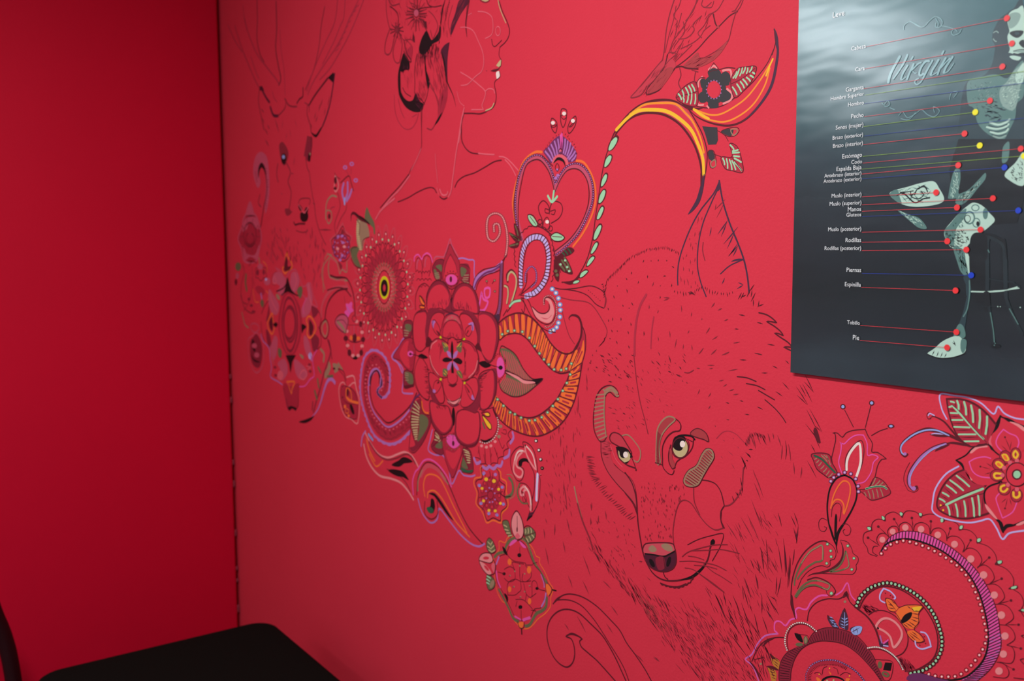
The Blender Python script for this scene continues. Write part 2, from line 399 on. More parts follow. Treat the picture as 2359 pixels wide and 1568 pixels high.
MURAL = '''
# deer_drawing | faint ink deer head with tall antlers drawn on the red wall beside the corner | wall drawing
@ antler
V a
L n 13 280,190 310,320 400,540 520,700 590,790 625,850
L n 13 180,260 240,460 320,660 380,800 415,865
L n 10 110,250 170,390 250,520
L n 10 340,570 390,720 420,790
L m 13 400,0 405,200 400,380 430,540 470,620
L m 15 592,20 598,280 588,480 615,660 640,790 620,850
L n 9 630,300 645,520 672,700 682,950
L n 9 260,60 275,200 300,300
L n 9 555,920 575,990 600,1020
@ antler
V a
L m 12 1080,70 1045,260 1020,480 975,680 920,820 885,900
L n 12 1210,0 1180,220 1090,420 1010,600 940,780 900,920
L n 12 1285,0 1270,180 1235,260 1170,420 1060,640
L n 14 1400,60 1330,180 1270,330 1190,480 1080,640 960,830 910,950
L n 13 1470,0 1400,180 1310,380 1210,560 1130,690 1030,800
L n 9 1420,0 1360,120 1300,260 1210,470
M n 12 1390,80,1430,40 1360,130,1400,95 1330,170,1370,140 1300,240,1350,200 1280,290,1320,250 1250,350,1300,310 1225,410,1270,370 1200,470,1245,430 1180,520,1225,480
@ ear
V a
G k 422,870 450,860 472,910 428,908
L j 17 440,880 490,975 525,1025
L j 19 535,1075 565,1155 612,1162
L m 11 612,1162 680,1085 692,1000
L m 11 428,880 415,1000 425,1080 445,1180 470,1300
M m 14 450,1180,472,1240 505,1250,525,1300 478,1290,510,1355 480,1400,522,1470 580,1190,618,1330 440,1090,470,1130
@ ear
V a
G k 1110,780 1165,725 1183,760 1165,830
L j 15 1180,740 1165,850 1135,1030 1095,1170 1060,1260
L K 15 1110,785 1060,850 1000,930 960,990 920,1060
T k 20 1065,1255 1030,1310 990,1364 940,1325
L m 11 905,1060 905,1150 935,1260 945,1330
L m 9 880,1030 920,1060 925,1120
M m 12 1060,990,1030,1080 1030,1040,1020,1120 1085,1080,1075,1160 990,1120,975,1200 1010,1160,985,1230 1130,960,1110,1060 940,1240,950,1290
G m 905,1360 955,1380 945,1568 870,1568
L K 12 945,1370 950,1460 935,1568
@ forehead
V a
L m 13 680,990 710,1045 745,1068 800,1068
L K 13 800,1035 830,990 860,968 862,880
M n 10 730,1300,740,1380 700,1330,690,1400 780,1200,800,1280 660,1200,650,1290
@ eye
V b
F m 625,55 655,28 690,70 716,140 702,215 675,268 645,220 628,130
E k 0 670,200 26,56
E i 0 667,180 14,20
L m 12 610,250 598,350 612,430
L m 12 690,230 735,330 712,430 742,520 738,610 722,700
@ eye
V b
F r 888,110 930,15 948,90 935,200 905,220 885,170
E k 0 925,185 13,45
E e 0 932,150 7,14
L m 10 890,200 905,290 925,330
@ muzzle
V b
L m 9 925,330 935,420 955,560 975,650 990,780 1020,900 1060,1000 1090,1060
F k 835,745 860,735 880,748 905,735 916,775 900,822 865,832 838,808
F k 812,670 830,660 855,700 838,725
F k 888,690 915,690 905,742 878,738
L h 8 815,658 840,692 872,742 905,702 917,680
L m 9 815,650 840,600 930,600 925,660
L K 14 770,835 785,862 820,850 880,850
L m 8 795,920 860,938 910,920
F m 680,705 725,700 745,740 700,770
M m 14 700,740,760,730 960,640,985,660 1020,910,1150,912 950,880,955,1000
M n 14 780,180,765,260 730,340,770,350 640,540,655,560
@ neck_fur | stuff
V b
H n 15 70 len=75 ang=80 ang2=95 jit=.3 520,900 700,900 920,930 1060,1040 1090,1250 1000,1500 880,1400 820,1250 620,1180 540,1330 500,1150
M m 16 555,1020,545,1130 510,1120,500,1160 725,980,705,1040 610,1070,640,1130 930,940,940,1020 1050,1100,1090,1140 960,1160,950,1260 840,1220,845,1300 1010,1250,1020,1310 800,1140,790,1200
# curled_feather | curled pink feather with a dark inner hook, left of the deer muzzle | wall drawing
V b
F q 410,492 372,400 362,300 385,180 440,128 498,180 520,320 526,500 512,650 486,750 478,650 490,500 486,380 470,292 442,262 415,320 432,400 438,440
T k 30 412,395 422,300 448,262 475,300 488,370
L K 13 488,340 500,520 470,680 445,840 425,930
B n 7 n=9 385,330 400,430 | 
U m 7 n=16 len=26 ang=190 jit=.2 500,300 520,500 500,700
L m 12 430,560 415,640 440,680
# small_blossom | small dusty pink pointed blossom nearest the corner, under the curled feather | wall flower
V b
F R 330,640 365,740 405,800 445,980 425,1100 390,1225 275,1225 245,1100 212,1000 250,880 262,810 295,740
C q 14 330,640 365,740 405,800 445,980 425,1100 390,1225 275,1225 245,1100 212,1000 250,880 262,810 295,740
F q 330,620 370,760 290,760
F q 270,820 330,780 400,800 415,900 370,880 330,830 300,900 255,930
F q 262,1080 300,1150 380,1160 420,1060 405,1200 330,1180 275,1215
Q K 10 330,960 62,120
Q K 8 330,1000 40,60
Y m 7 n=10 330,980 60,110 100,190
D n 20 330,940 320,1010
M K 16 285,770,385,770 300,1230,380,1225
# leafy_tendril | thin dim tendril with tiny leaves and buds running down next to the wall corner | wall drawing
V j
E K 0 132,390 16,42
E q 0 150,310 22,40
E G 0 160,190 38,55
L m 10 215,160 240,260 205,400 195,560 225,650 270,670
L m 8 330,330 345,440 300,640 230,760
L G 30 262,300 255,400 270,490
L e 18 430,80 440,190
L n 16 300,180 340,120 400,140
L n 12 340,200 350,340 370,430
L o 8 480,120 530,180 530,260
L o 8 350,480 380,640 425,645
L o 8 520,500 560,560 540,620
O m 9 n=6 amp=.35 455,270 60,75
E r 0 410,265 18,40
E r 0 490,260 16,35
E q 0 445,190 35,40
E q 0 535,380 42,50
E l 0 520,355 14,18
F R 380,460 440,440 500,500 480,560 420,540
L v 20 455,540 465,600
F G 470,610 495,660 470,720 445,650
L m 12 200,560 240,720 330,790 380,770
D r 20 330,690 355,770 300,610
L e 14 210,780 225,850 250,940 290,975
C q 10 330,930 400,930 430,990 380,1040 330,1000
# small_blossom | dim oval maroon blossom hanging at the lower end of the leafy tendril | wall flower
V j
F r 400,1060 460,1180 470,1330 440,1480 390,1490 340,1430 315,1300 320,1150 355,1100
C q 9 400,1040 478,1160 490,1340 470,1480 400,1560 330,1470 290,1300 290,1130 350,1080
F k 340,1130 370,1160 380,1290 345,1240
D q 34 400,1330 370,1210
T k 16 325,1330 370,1400 440,1420
# medallion_flower | large oval pink mandala flower with concentric rings under the deer chest | wall flower
@ outline
V j
L n 8 660,250 600,300 590,400 640,430
L K 8 460,800 490,720 540,640 600,560
L K 8 455,900 470,1060 520,1190 590,1250
L K 9 1110,700 1190,760 1230,860 1210,980 1230,1100
L K 9 1230,1100 1220,1220 1130,1280
F r 520,1000 570,1080 590,1240 540,1200
F r 1100,1050 1200,1110 1190,1230 1130,1280
F r 560,640 545,760 520,900 560,820
F r 1110,700 1200,760 1130,850
C q 9 660,230 720,260 760,380 790,320 830,250 900,230 950,330 1000,450 1090,400 1130,560 1150,700
@ petal
V j
F q 600,380 625,280 690,260 740,300 775,400 740,560 660,510 700,440
L h 10 625,310 610,400 650,400 640,330
L k 12 655,510 740,470 775,420
@ petal
V j
F q 830,390 850,270 910,260 950,370 930,460 880,540 840,460
L h 9 890,280 915,380 870,500
@ petal
V j
F q 560,480 620,560 690,690 660,810 590,780 550,640
L h 9 570,500 590,620 660,760
@ petal
V j
F q 1040,420 1080,400 1120,580 1110,680 1080,790 990,850 975,740 1030,620 1060,560
L h 12 1070,420 1080,560 1110,680
L p 7 1040,590 1000,700 1010,800
@ petal
V j
F q 630,1080 670,1120 665,1250 650,1340 610,1400 560,1270 590,1180
L h 12 570,1270 590,1340 610,1420
@ petal
V j
F q 1010,1080 1060,1120 1100,1260 1090,1350 1050,1340 1010,1210
E l 0 1090,1340 22,45
@ petal
V k
F q 650,500 740,430 790,500 800,640 740,740 690,760 640,700 690,600
E h 0 690,680 45,70
@ petal
V k
F q 900,440 990,490 1080,590 1100,680 1040,750 960,720 910,600
C h 14 1000,640 1050,600 1090,670 1040,745 985,710
@ ring
V j
F R 800,520 880,560 960,720 985,930 960,1120 900,1290 830,1345 760,1290 700,1120 675,920 700,720 740,560
F c 812,545 880,600 935,760 950,930 935,1110 880,1280 832,1310 780,1280 720,1110 700,930 720,760 760,600
C r 26 814,590 870,640 915,780 928,930 915,1090 870,1240 832,1280 790,1240 745,1090 725,930 740,780 770,640
Q r 22 820,920 74,200
Q r 20 830,930 80,230
@ petal
V k
L K 10 735,870 760,1000 790,1130 830,1200
L K 10 970,840 965,1000 960,1130 930,1190
F R 740,800 850,850 970,800 965,1000 940,1180 870,1170 800,1180 760,1000
L r 22 780,1050 800,1150 835,1190
F k 800,1170 850,1140 880,1150 935,1170 920,1215 870,1180 830,1215
L o 16 790,780 905,780 870,880 860,950
L o 12 800,770 830,880 860,960
T k 20 850,790 860,860
G k 770,380 925,375 870,480 845,650 820,500
@ crown_bead
V j
L o 15 790,0 765,100 770,180 740,200 735,240 770,280 800,240 850,210 855,160 830,110 800,60 790,0
F K 775,60 800,120 800,190 840,180 830,230 770,250 750,220
F k 795,330 820,410 850,490 910,560 840,530 800,515 750,530 770,450
L k 11 760,520 720,560
L k 11 850,510 915,560 960,560
F G 920,490 970,440 990,500 965,600 940,570
F e 650,540 690,560 700,620 660,600
@ side_bead
V j
C o 14 600,790 560,860 540,930 560,1010 600,1060 630,960 610,880
F K 595,840 560,900 570,980 600,1020 605,930
F k 610,935 650,905 670,940 645,975
@ side_bead
V j
C o 16 1070,830 1040,880 1060,960 1050,1060 1090,1110 1150,1030 1160,950 1110,850
F K 1080,870 1075,950 1080,1070 1110,1060 1130,960
F k 980,930 1040,965 1000,1010 985,1050
@ outline
V k
L v 12 400,60 430,160 520,270 540,440 560,560 540,690 590,740 650,770 720,820
L p 13 980,850 1060,840 1140,740 1200,690 1190,560 1180,420 1240,300
L u 26 540,290 560,400 590,500
L v 26 1140,350 1160,450
F G 660,270 710,310 700,420 660,380
F e 975,360 1040,390 1030,440
D r 22 610,560 620,680 1130,520 1140,620
L h 9 1080,540 1150,560 1100,590
# curved_leaf_stem | long downward curving purple stem with grey leaves right of the ringed mandala | wall drawing
V k
L r 22 1420,160 1450,320 1400,500 1340,680 1290,880 1230,1080 1190,1240
I v 40 1150,1320 1240,1220 1300,1080 1350,900 1400,770 1460,735 1520,800
T k 34 970,1380 1060,1375 1150,1335 1200,1290
L e 30 1300,290 1350,360 1340,470
F e 1420,470 1450,560 1400,700 1360,730 1360,640 1400,560
F e 1480,500 1560,520 1570,600 1510,650 1500,600
L e 30 1565,505 1620,590
L G 26 1260,560 1300,640
L G 28 1250,740 1270,860
L G 26 1400,700 1480,690
L G 34 1210,920 1240,1030
L m 20 1180,1080 1170,1200
L K 12 1560,580 1640,620 1680,760
D k 18 1500,580
# looping_tendril | thick looping brown tendril ending in a pale bead, left of the bell flower | wall drawing
V j
L e 10 1340,60 1260,180 1240,300 1280,480
L e 9 1340,80 1320,200 1330,300
L e 16 1340,320 1420,350 1568,370
T K 16 1340,290 1420,325 1500,325 1568,340
L u 30 1568,450 1400,470 1300,560 1240,700 1235,830
L K 17 1568,475 1450,500 1350,600 1300,720 1280,860
C K 13 1290,870 1330,960 1320,1070 1280,1120 1230,1050 1225,940
C e 14 1290,890 1312,970 1305,1060 1280,1090 1250,1040 1245,950
L K 14 1200,970 1230,1060
L K 12 1310,1120 1350,1260 1370,1380
V l
L e 7 60,480 150,560 180,680 200,640 250,665 250,560
L K 13 90,700 160,722 240,720 290,800 320,920 330,1080
L u 10 80,720 150,745 220,745 280,850 300,900
L K 11 60,840 150,815 230,830 290,900
L e 6 20,860 20,600 60,490 100,500
L e 6 75,560 75,680 95,720
# bell_flower | upside-down bell flower with black and pale beads and a bright pink tuft | wall flower
@ bell
V l
L K 6 240,1110 230,1230 250,1400 290,1490 335,1510 390,1460 410,1330 400,1200
E K 0 385,1170 16,30
E K 0 240,1310 22,26
E K 0 408,1320 20,26
E K 0 325,1305 20,45
E o 0 292,1305 15,24
E o 0 362,1310 18,20
E K 0 275,1450 18,34
E K 0 390,1450 18,30
E k 0 333,1500 22,18
D s 17 250,1240 398,1250 258,1380 398,1385 310,1478 360,1478 345,1145
T K 9 240,1305 300,1345 360,1345 410,1320
L q 10 320,1180 320,1270
L q 9 320,1370 322,1450
C r 7 320,1085 345,1120 325,1150 300,1120
Z m 5 250,1180 400,1180
Z q 6 290,1200 285,1260
Z q 6 360,1200 360,1260
@ tuft
V l
F p 240,970 270,975 290,950 305,970 300,1010 318,1040 290,1060 260,1105 240,1080 225,1050 248,1030
L v 7 250,1000 280,1060
L m 5 225,900 232,960
@ leaf
V l
F q 135,1145 180,1090 240,1090 265,1140 260,1190 225,1260 170,1220
C K 9 135,1145 180,1080 240,1085 265,1140 250,1200 235,1255 170,1215
L e 24 160,1150 200,1190 230,1240
L K 5 150,1140 210,1130 250,1180
# star_flower | small purple star-shaped flower with a tan outline, left of the big sunburst | wall flower
V l
P u 11 210,185 235,265 300,320 282,380 275,450 290,510 250,560 240,650 205,630 185,670 150,570 95,530 120,450 85,350 150,290 180,230
C K 7 210,215 235,290 285,330 255,420 280,500 215,560 150,510 110,440 105,350 160,300
E R 0 200,410 85,120
O P 9 n=9 amp=.3 195,420 65,95
X v 8 n=12 195,420 72,100
X v 7 n=8 195,420 45,60
D s 15 160,435 225,415
D v 14 165,315 205,310 185,545 205,500 210,375
D h 6 190,480 150,380 240,370
F m 205,240 225,290 190,295
F m 165,560 205,600 190,640
# budding_sprig | lilac sprig with small ringed beads, standing right of the deer muzzle | wall drawing
V b
L v 24 1270,450 1255,530 1275,620
L v 24 1310,440 1310,540 1290,600
L v 22 1350,510 1330,570 1300,620
L i 20 1280,600 1280,650
L K 9 1240,440 1320,370 1345,440 1370,520
D v 22 1285,285 1352,250 1392,415
D c 10 1285,285 1352,250 1392,415
L n 6 1345,290 1345,350
L n 6 1290,310 1320,360
L K 6 1180,340 1200,380 1235,400
C s 9 1185,370 1215,440 1215,490 1190,530 1175,500 1180,430
E K 0 1188,415 14,36
D K 16 1185,495
L m 8 1210,540 1230,620 1230,700 1180,850 1195,960
L m 7 1300,660 1290,720 1240,800 1200,900
L e 12 1090,800 1100,640 1150,570 1200,580
L n 9 1120,800 1140,700 1180,680
C e 9 1100,720 1145,730 1150,800 1120,850 1098,800
E K 0 1125,775 13,26
# hooked_leaf | olive feathered leaf with a dark hook, top left of the sunburst flower | wall leaf
@ blade
V l
F G 445,30 480,110 520,190 522,300 480,200 430,150 425,110
F e 350,150 400,150 450,200 470,310 430,340 400,450 370,440 345,350
B t 9 n=14 ax=2 362,170 358,300 385,440
L K 8 345,150 375,200 370,300
T K 24 290,170 295,100 325,90 380,140 450,180 470,210
T k 14 330,95 420,150 480,200
F c 480,215 505,230 510,290 490,270
L K 7 400,440 410,350 470,320
@ blade
V l
F G 340,410 370,440 350,500 380,590 390,620 330,590 290,500 285,430
L K 9 345,420 300,430 290,520 330,600 385,625
# sunburst_flower | big sunburst mandala with many rays of petals and a yellow-ringed black eye | wall flower
@ outer_petals
V l
J u 8 n=24 ph=4 fr=.62 mid=.5 612,810 235,430 305,610
J m 6 n=24 ph=4 fr=.5 mid=.5 612,810 232,425 275,545
J K 8 n=24 ph=11.5 fr=.8 mid=.6 612,810 150,300 222,440
X K 12 n=24 ph=11.5 612,810 232,462
X K 14 n=24 ph=4 612,810 214,425
X g 13 n=24 ph=11.5 612,810 234,466
X s 12 n=24 ph=4 612,810 258,520
X w 5 n=24 ph=4 612,810 258,520
@ inner_petals
V l
J R 0 n=28 fr=.8 mid=.65 612,810 110,215 180,370
J m 6 n=28 fr=.85 mid=.65 612,810 110,215 185,380
J m 6 n=28 ph=6.4 fr=.8 mid=.6 612,810 95,190 150,305
X K 6 n=24 ph=7 612,810 165,340
J e 4 n=28 fr=.8 mid=.6 612,810 80,160 118,240
X h 7 n=30 612,810 92,190
X s 8 n=24 612,810 78,165
@ eye | yellow ring round a black oval with a red dot
V l
E c 0 614,810 66,172
Q K 8 614,810 62,162
E y 0 616,815 48,115
E Y 0 616,815 44,108
E k 0 616,818 36,84
E c 0 616,818 14,36
Q n 7 616,818 12,30
# beaded_paisley | dark pink scalloped paisley curl like a shrimp tail, below the bell flower | wall drawing
@ edging
V o
S v 9 n=46 amp=9 390,435 355,400 360,370 385,345 380,290 345,225 300,270 290,340
L v 11 390,435 430,400 440,300 430,200 390,120 320,85 260,130 235,230 225,370 240,480 270,580 310,680 360,740 440,775 520,750 590,680
S v 7 n=34 amp=8 592,682 520,752 440,778 360,742 310,680 270,580 240,480 225,370 235,230 262,130 320,84 390,120 432,200 442,300 430,400 392,436
@ body
V o
F R 385,420 365,390 400,340 400,270 350,210 300,230 275,290 268,390 300,500 350,580 430,640 520,600 590,520 600,640 520,720 440,750 370,720 310,640 265,520 245,400 250,240 280,140 325,105 380,140 415,200 425,300 420,390
U K 6 n=44 len=32 ang=60 jit=.9 270,400 262,240 310,130 380,160 415,240 410,340
U K 6 n=30 len=34 ang=75 jit=.4 290,560 350,640 430,680 520,650 590,590
B h 6 n=34 380,380 395,320 380,240 340,190 300,210 265,290 262,390 290,500 340,600 430,672 520,632 585,575
S m 5 n=30 amp=8 395,410 415,320 400,200 325,110 262,200 250,380 290,590 370,710 460,740 590,650
@ spine
V o
L v 9 370,340 375,270 350,222 310,235 288,300 285,400 310,510 360,590 430,650 520,600 590,520
L K 9 365,330 362,270 345,236 318,250 302,310 298,400 322,500 370,570 430,620 510,575 590,495 640,400
L P 12 590,520 620,450 660,410
# capsule_flower | small red oval flower with orange seeds in a pink outline, left of the paisley | wall flower
V k
C s 11 1600,800 1650,790 1700,860 1800,790 1840,900 1880,1050 1880,1200 1860,1390 1820,1400 1760,1340 1680,1310 1620,1200 1585,1050 1570,900
L s 16 1690,710 1750,690 1800,700 1830,860 1870,1000
F R 1610,830 1650,850 1720,850 1800,900 1850,1000 1860,1200 1840,1330 1780,1330 1690,1290 1640,1200 1600,1040
C K 9 1620,850 1700,850 1800,920 1850,1060 1850,1200 1830,1340 1690,1290 1630,1150 1600,1000
C o 16 1690,880 1750,920 1760,1060 1720,1060 1680,1000
E K 0 1705,935 18,60
L o 26 1700,1020 1760,1070 1860,1095
E k 0 1770,1190 24,85 rot=-18
T K 9 1600,1000 1700,1100 1850,1120
C o 9 1680,1180 1720,1200 1710,1250 1670,1240
D K 14 1630,1010 1640,1200
E o 0 1665,1150 18,28
E o 0 1720,1290 18,22
L K 9 1560,590 1650,700 1680,860
# flame_scroll | long flame-shaped scroll in orange, green and pink sweeping down under the mandala | wall drawing
@ flame
V o
F c 250,690 310,780 370,850 430,880 500,860 560,840 610,880 640,930 650,960 600,1180 560,1090 500,1050 420,1030 350,1000 300,930 270,820
L s 10 260,690 300,770 360,850 430,875 500,850 555,835 610,870 650,940
L s 11 250,780 270,870 310,950 370,1010 450,1030 520,1060 575,1120 615,1185
L m 12 290,760 350,850 420,890 490,880 560,850 600,870 630,920
L m 8 420,960 500,1000 560,1060 595,1130
T k 34 455,930 510,920 545,895 610,905
T k 34 430,970 500,990 540,1000 580,1040
L o 10 270,740 290,820 330,900
L o 8 290,850 340,940 390,900
L v 9 230,790 240,720 262,680
L b 14 285,705 315,745
@ scroll
V o
F c 720,905 780,930 850,1020 900,1130 960,1270 1030,1400 1120,1500 1080,1500 980,1420 900,1330 840,1240 800,1170 790,1300 750,1350 700,1320 660,1200 640,1100 650,1000
L p 9 615,1150 610,1050 630,980 650,960 690,900 740,890 800,930 860,1010 895,1090
L K 9 640,1150 650,1020 690,930 730,910 790,940 850,1020 900,1130 960,1270 1030,1400 1120,1505 1140,1508
L u 24 670,1010 700,950 740,935 800,970 850,1040
B e 5 n=16 648,1120 652,1040 680,970
B e 5 n=10 820,990 870,1070
L o 9 700,1160 690,1080 710,1010 760,1000 810,1030 850,1100 900,1210 950,1310 1010,1430
L o 9 720,1170 725,1130 770,1120 820,1170 870,1250 930,1350 1030,1460
T k 24 730,1140 770,1150 810,1200 870,1290 910,1340
L v 10 650,1180 680,1280 740,1355 790,1330 800,1260 820,1260 880,1340 960,1440 1040,1510 1100,1530 1140,1510
L K 8 700,1200 700,1290 750,1330 795,1290 790,1200
F k 745,1180 765,1185 775,1240 760,1285 735,1280 725,1250 740,1230
F d 712,1245 745,1240 765,1265 750,1288 728,1280
# gooseberry_bloom | small round red bloom with lilac tips and yellow dots in an orange outline | wall flower
V q
C o 16 300,690 290,830 210,850 190,930 235,1060 220,1200 290,1290 330,1370 370,1470 460,1435 570,1470 580,1340 660,1250 660,1130 640,1020 640,900 570,850 540,740
C K 14 300,700 310,850 250,870 215,920 260,1060 250,1210 330,1290 350,1390 390,1440 460,1400 560,1440 570,1320 650,1240 620,1120 610,1060 630,960 550,890 540,800 500,720
E R 0 425,1070 150,250
X K 34 n=10 ph=10 425,1060 120,190
X c 26 n=10 ph=10 425,1060 120,190
Q K 10 422,1085 40,60
Y K 8 n=10 ph=28 425,1080 50,60 170,310
D v 24 330,780 490,800 265,950 585,975 290,1200 600,1210 400,1340 510,1360
D b 12 325,800 270,960 580,980 290,1210 605,1215 395,1350 520,1370
D y 27 362,865 470,890
D y 21 305,992 535,1005 325,1165 560,1200 400,1298 488,1304
D v 12 405,985 445,1000 480,1060 485,1145 450,1180 410,1185 365,1130 360,1030
L K 12 410,760 420,820 400,860
L G 36 680,850 720,900 735,1000 710,1080 640,1115
L k 10 560,1060 620,1110 700,1100
L e 8 650,800 720,810 770,940 760,1080 690,1140
# beetle_medallion | upright oval red medallion with black dots and a frayed orange rim | wall flower
@ rim | frayed orange and olive rim
V r
C o 9 345,420 410,440 440,380 520,380 640,410 720,500 760,590 800,610 800,670 860,770 910,890 950,960 925,1060 920,1160 860,1240 780,1300 700,1390 620,1410 540,1350 470,1250 420,1130 370,1090 310,950 280,700 290,590 340,520
L G 30 400,540 440,440 500,395 590,385 650,430 690,520 730,640 760,700 820,790 880,890
L G 28 880,1060 870,1160 820,1210 760,1240 690,1360 640,1380
L G 26 340,970 400,1080 450,1180 500,1290 560,1330
L G 24 290,600 330,560 400,545
U o 5 n=40 len=14 ang=60 jit=.8 300,600 400,540 470,420 590,385 690,520 760,700 860,850
U K 5 n=40 len=14 ang=60 jit=.8 880,1060 860,1180 760,1240 640,1380 520,1300 420,1120 340,960
@ body
V r
F c 340,600 420,560 470,460 560,415 640,470 690,580 740,690 820,790 870,960 850,1080 820,1170 740,1190 690,1290 600,1320 520,1270 460,1150 390,1010 320,880 305,720
C K 9 340,600 420,560 470,460 560,415 640,470 690,580 740,690 820,790 870,960 850,1080 820,1170 740,1190 690,1290 600,1320 520,1270 460,1150 390,1010 320,880 305,720
L v 16 340,600 310,680
L p 16 310,760 325,860 355,940
T p 30 455,475 500,430 545,410
T p 32 570,420 610,470 650,495
L v 12 815,800 850,900 850,940
L v 16 870,1010 855,1090 820,1160
L p 16 520,1270 590,1310
L p 24 615,1310 690,1285
D k 23 570,580 582,1165
D k 18 398,790 770,955
T k 40 380,480 410,540 440,580
T k 34 720,680 770,660
T k 34 400,1010 430,1060 430,1110
T k 50 700,1200 760,1210
L K 8 430,570 500,640 640,670 640,690 720,690
L K 8 330,770 400,790
L K 8 400,740 460,710 510,740 520,850 450,880 400,840
L K 8 520,750 490,660 560,670 620,680
L K 8 610,790 600,860 640,880 700,830 700,760 640,700
L K 8 440,1030 440,900 520,850 600,880 700,870
L K 8 575,670 575,800 590,960 560,1000 520,1030 440,1030
L K 8 620,900 650,1020 710,1050 715,880 760,880 790,960 860,980
L K 8 530,1080 600,1080 650,1110 720,1190
L K 8 650,1020 640,1090
L K 8 710,1050 760,1010
L K 7 545,1100 530,1160
Z K 7 575,490 578,560
Z K 7 590,1200 592,1320
D e 9 575,700 465,810 520,760 630,790 510,935 685,925 630,990 585,1050
D S 7 500,940 690,935 580,1060 460,815
E o 0 460,655 22,38
E o 0 680,745 24,42
E o 0 460,965 20,34
E o 0 685,1100 20,36
@ antenna
V r
F o 870,910 900,910 930,970 900,1040 875,980
L K 9 885,890 940,965 905,1040
L k 12 940,970 985,980
F o 560,1340 620,1340 600,1400 570,1390
L K 9 550,1330 575,1400 620,1400 625,1340
L k 14 595,1410 598,1470
@ petal | pink bud on the top
V r
F s 540,90 590,170 615,290 600,370 550,400 510,360 485,260 490,160
C K 12 540,80 595,170 620,290 605,380 550,400 505,350 480,260 490,150
L K 8 545,140 548,290
F h 550,330 580,370 550,400 520,370
E K 0 545,290 8,30
@ petal | pink bud on the left
V r
F s 115,620 160,560 240,565 270,620 240,665 130,640
F s 120,650 180,680 240,750 255,790 210,800 150,730
F h 265,670 295,680 290,780 255,720
C K 11 115,620 160,560 240,560 275,630 300,690 290,780 260,800 205,795 140,710
L K 9 120,640 240,670 270,640
E c 0 195,612 34,18
E c 0 200,725 40,14 rot=50
@ leaf
V r
F G 380,200 440,190 465,270 480,350 470,370 420,330 390,260
C K 9 380,200 440,190 470,290 485,360 450,370 400,290
M t 16 395,240,430,260 405,290,445,300 425,330,465,330 445,365,485,355
@ leaf
V r
F G 625,290 670,260 720,280 750,330 740,390 680,440 640,390
C K 9 625,270 680,250 750,320 740,390 680,445 630,380
M t 20 640,290,640,330 670,280,670,330 700,280,705,325 650,390,670,430 680,370,700,410 710,350,735,380
L K 9 630,365 750,325
@ leaf
V r
F G 230,390 270,430 300,520 250,555 205,510 200,440
C K 9 230,385 275,430 305,530 250,560 205,510 200,430
M t 16 215,430,250,470 210,480,250,510 225,520,260,545 265,430,245,460 285,470,255,500 295,520,265,540
@ leaf
V r
F G 205,810 250,820 295,880 290,940 230,970 200,900
C K 9 205,805 260,820 298,890 280,950 225,972 198,890
M g 18 205,815,245,840 200,850,235,875 200,890,230,905
E e 0 262,905 22,50 rot=20
# pink_scroll | tall pink and white scroll with dark hook and three white dots above | wall drawing
V q
C K 13 870,350 930,360 1010,440 1060,600 1080,790 1110,860 1100,1100 1060,1250 980,1370 930,1440 960,1340 990,1200 1030,1000 1030,800 990,700 940,620 870,620 810,680 880,720 885,800 850,880 790,880 720,740 700,580 750,470 830,410 880,420
L s 24 890,480 830,465 780,520 750,640 745,760 800,830 850,830 870,760 840,715 800,700 775,650 800,560 860,490
L w 10 870,470 800,490 760,600
L s 22 905,395 1000,500 1050,690 1040,720 960,600 910,480 905,395
L w 9 920,405 1010,530 1045,690
L l 40 1075,800 1065,980 1060,1150
L w 14 1075,790 1070,900 1065,1150
F k 810,665 815,610 860,575 930,580 950,640 920,620 870,625 850,690
C K 12 820,960 870,920 940,960 990,1060 1000,1200 985,1290
L s 24 880,970 840,1000 840,1080 880,1080 890,1020 930,1010
L s 32 880,965 940,1020 970,1120 980,1200 978,1290
L w 10 900,960 960,1060 985,1220
B G 13 n=15 825,930 795,1030 815,1130 870,1200 930,1200
C K 8 860,1040 900,1080 920,1150 880,1190
F j 960,1330 1010,1320 1060,1240 1020,1340 925,1445 940,1390
F k 950,1385 1010,1370 925,1445
D k 26 1055,332 1095,462 1118,592 1140,712
D w 15 1052,332 1092,460 1115,588
D e 11 1138,712
E s 0 1120,800 4,10
D K 10 1120,810
# woman_portrait | line drawing of a woman's face in profile with flowers and dark loops in her hair | wall drawing
@ hair
V c
F k 680,335 722,425 745,432 800,365 832,280 832,400 805,450 745,480 705,540 662,592 610,592 594,530 620,430 650,370
H k 6 60 len=90 ang=93 jit=.15 600,560 700,520 820,440 815,560 720,620 610,640
H j 6 40 len=110 ang=93 jit=.12 570,600 700,560 830,520 825,660 700,700 570,720
F j 1040,0 1150,0 1110,70 1050,160 1000,260 960,360 942,380 945,280 990,150
H m 7 14 len=160 ang=118 jit=.1 1050,0 1120,0 1060,120 980,280 960,250
L K 10 880,0 850,120 830,250
T k 22 882,0 852,100 838,220 832,290
L m 11 930,0 905,100 885,220
B K 7 n=9 ax=.8 930,30 905,110 885,220
L m 8 960,60 915,240 945,400
T K 18 1150,0 1125,130 1108,260 1120,410
A K 15 1148,0 1125,60 1112,160
L K 14 925,470 905,620 900,780 905,900
F j 832,560 868,500 908,470 925,480 908,620 905,760 905,900 890,880 868,700 845,620
T k 24 840,560 872,690 893,840 905,900
A k 14 895,880 930,960 970,1050 1000,1170
L K 9 820,280 812,380 820,470
H m 5 22 len=110 ang=88 jit=.1 825,120 930,60 900,420 830,440
F k 428,582 478,645 492,700 488,762 445,765 405,790 385,760 392,680 408,630
H j 7 18 len=70 ang=88 jit=.15 410,720 490,720 490,790 410,800
T k 42 400,680 380,790 378,900 385,1000 410,1080
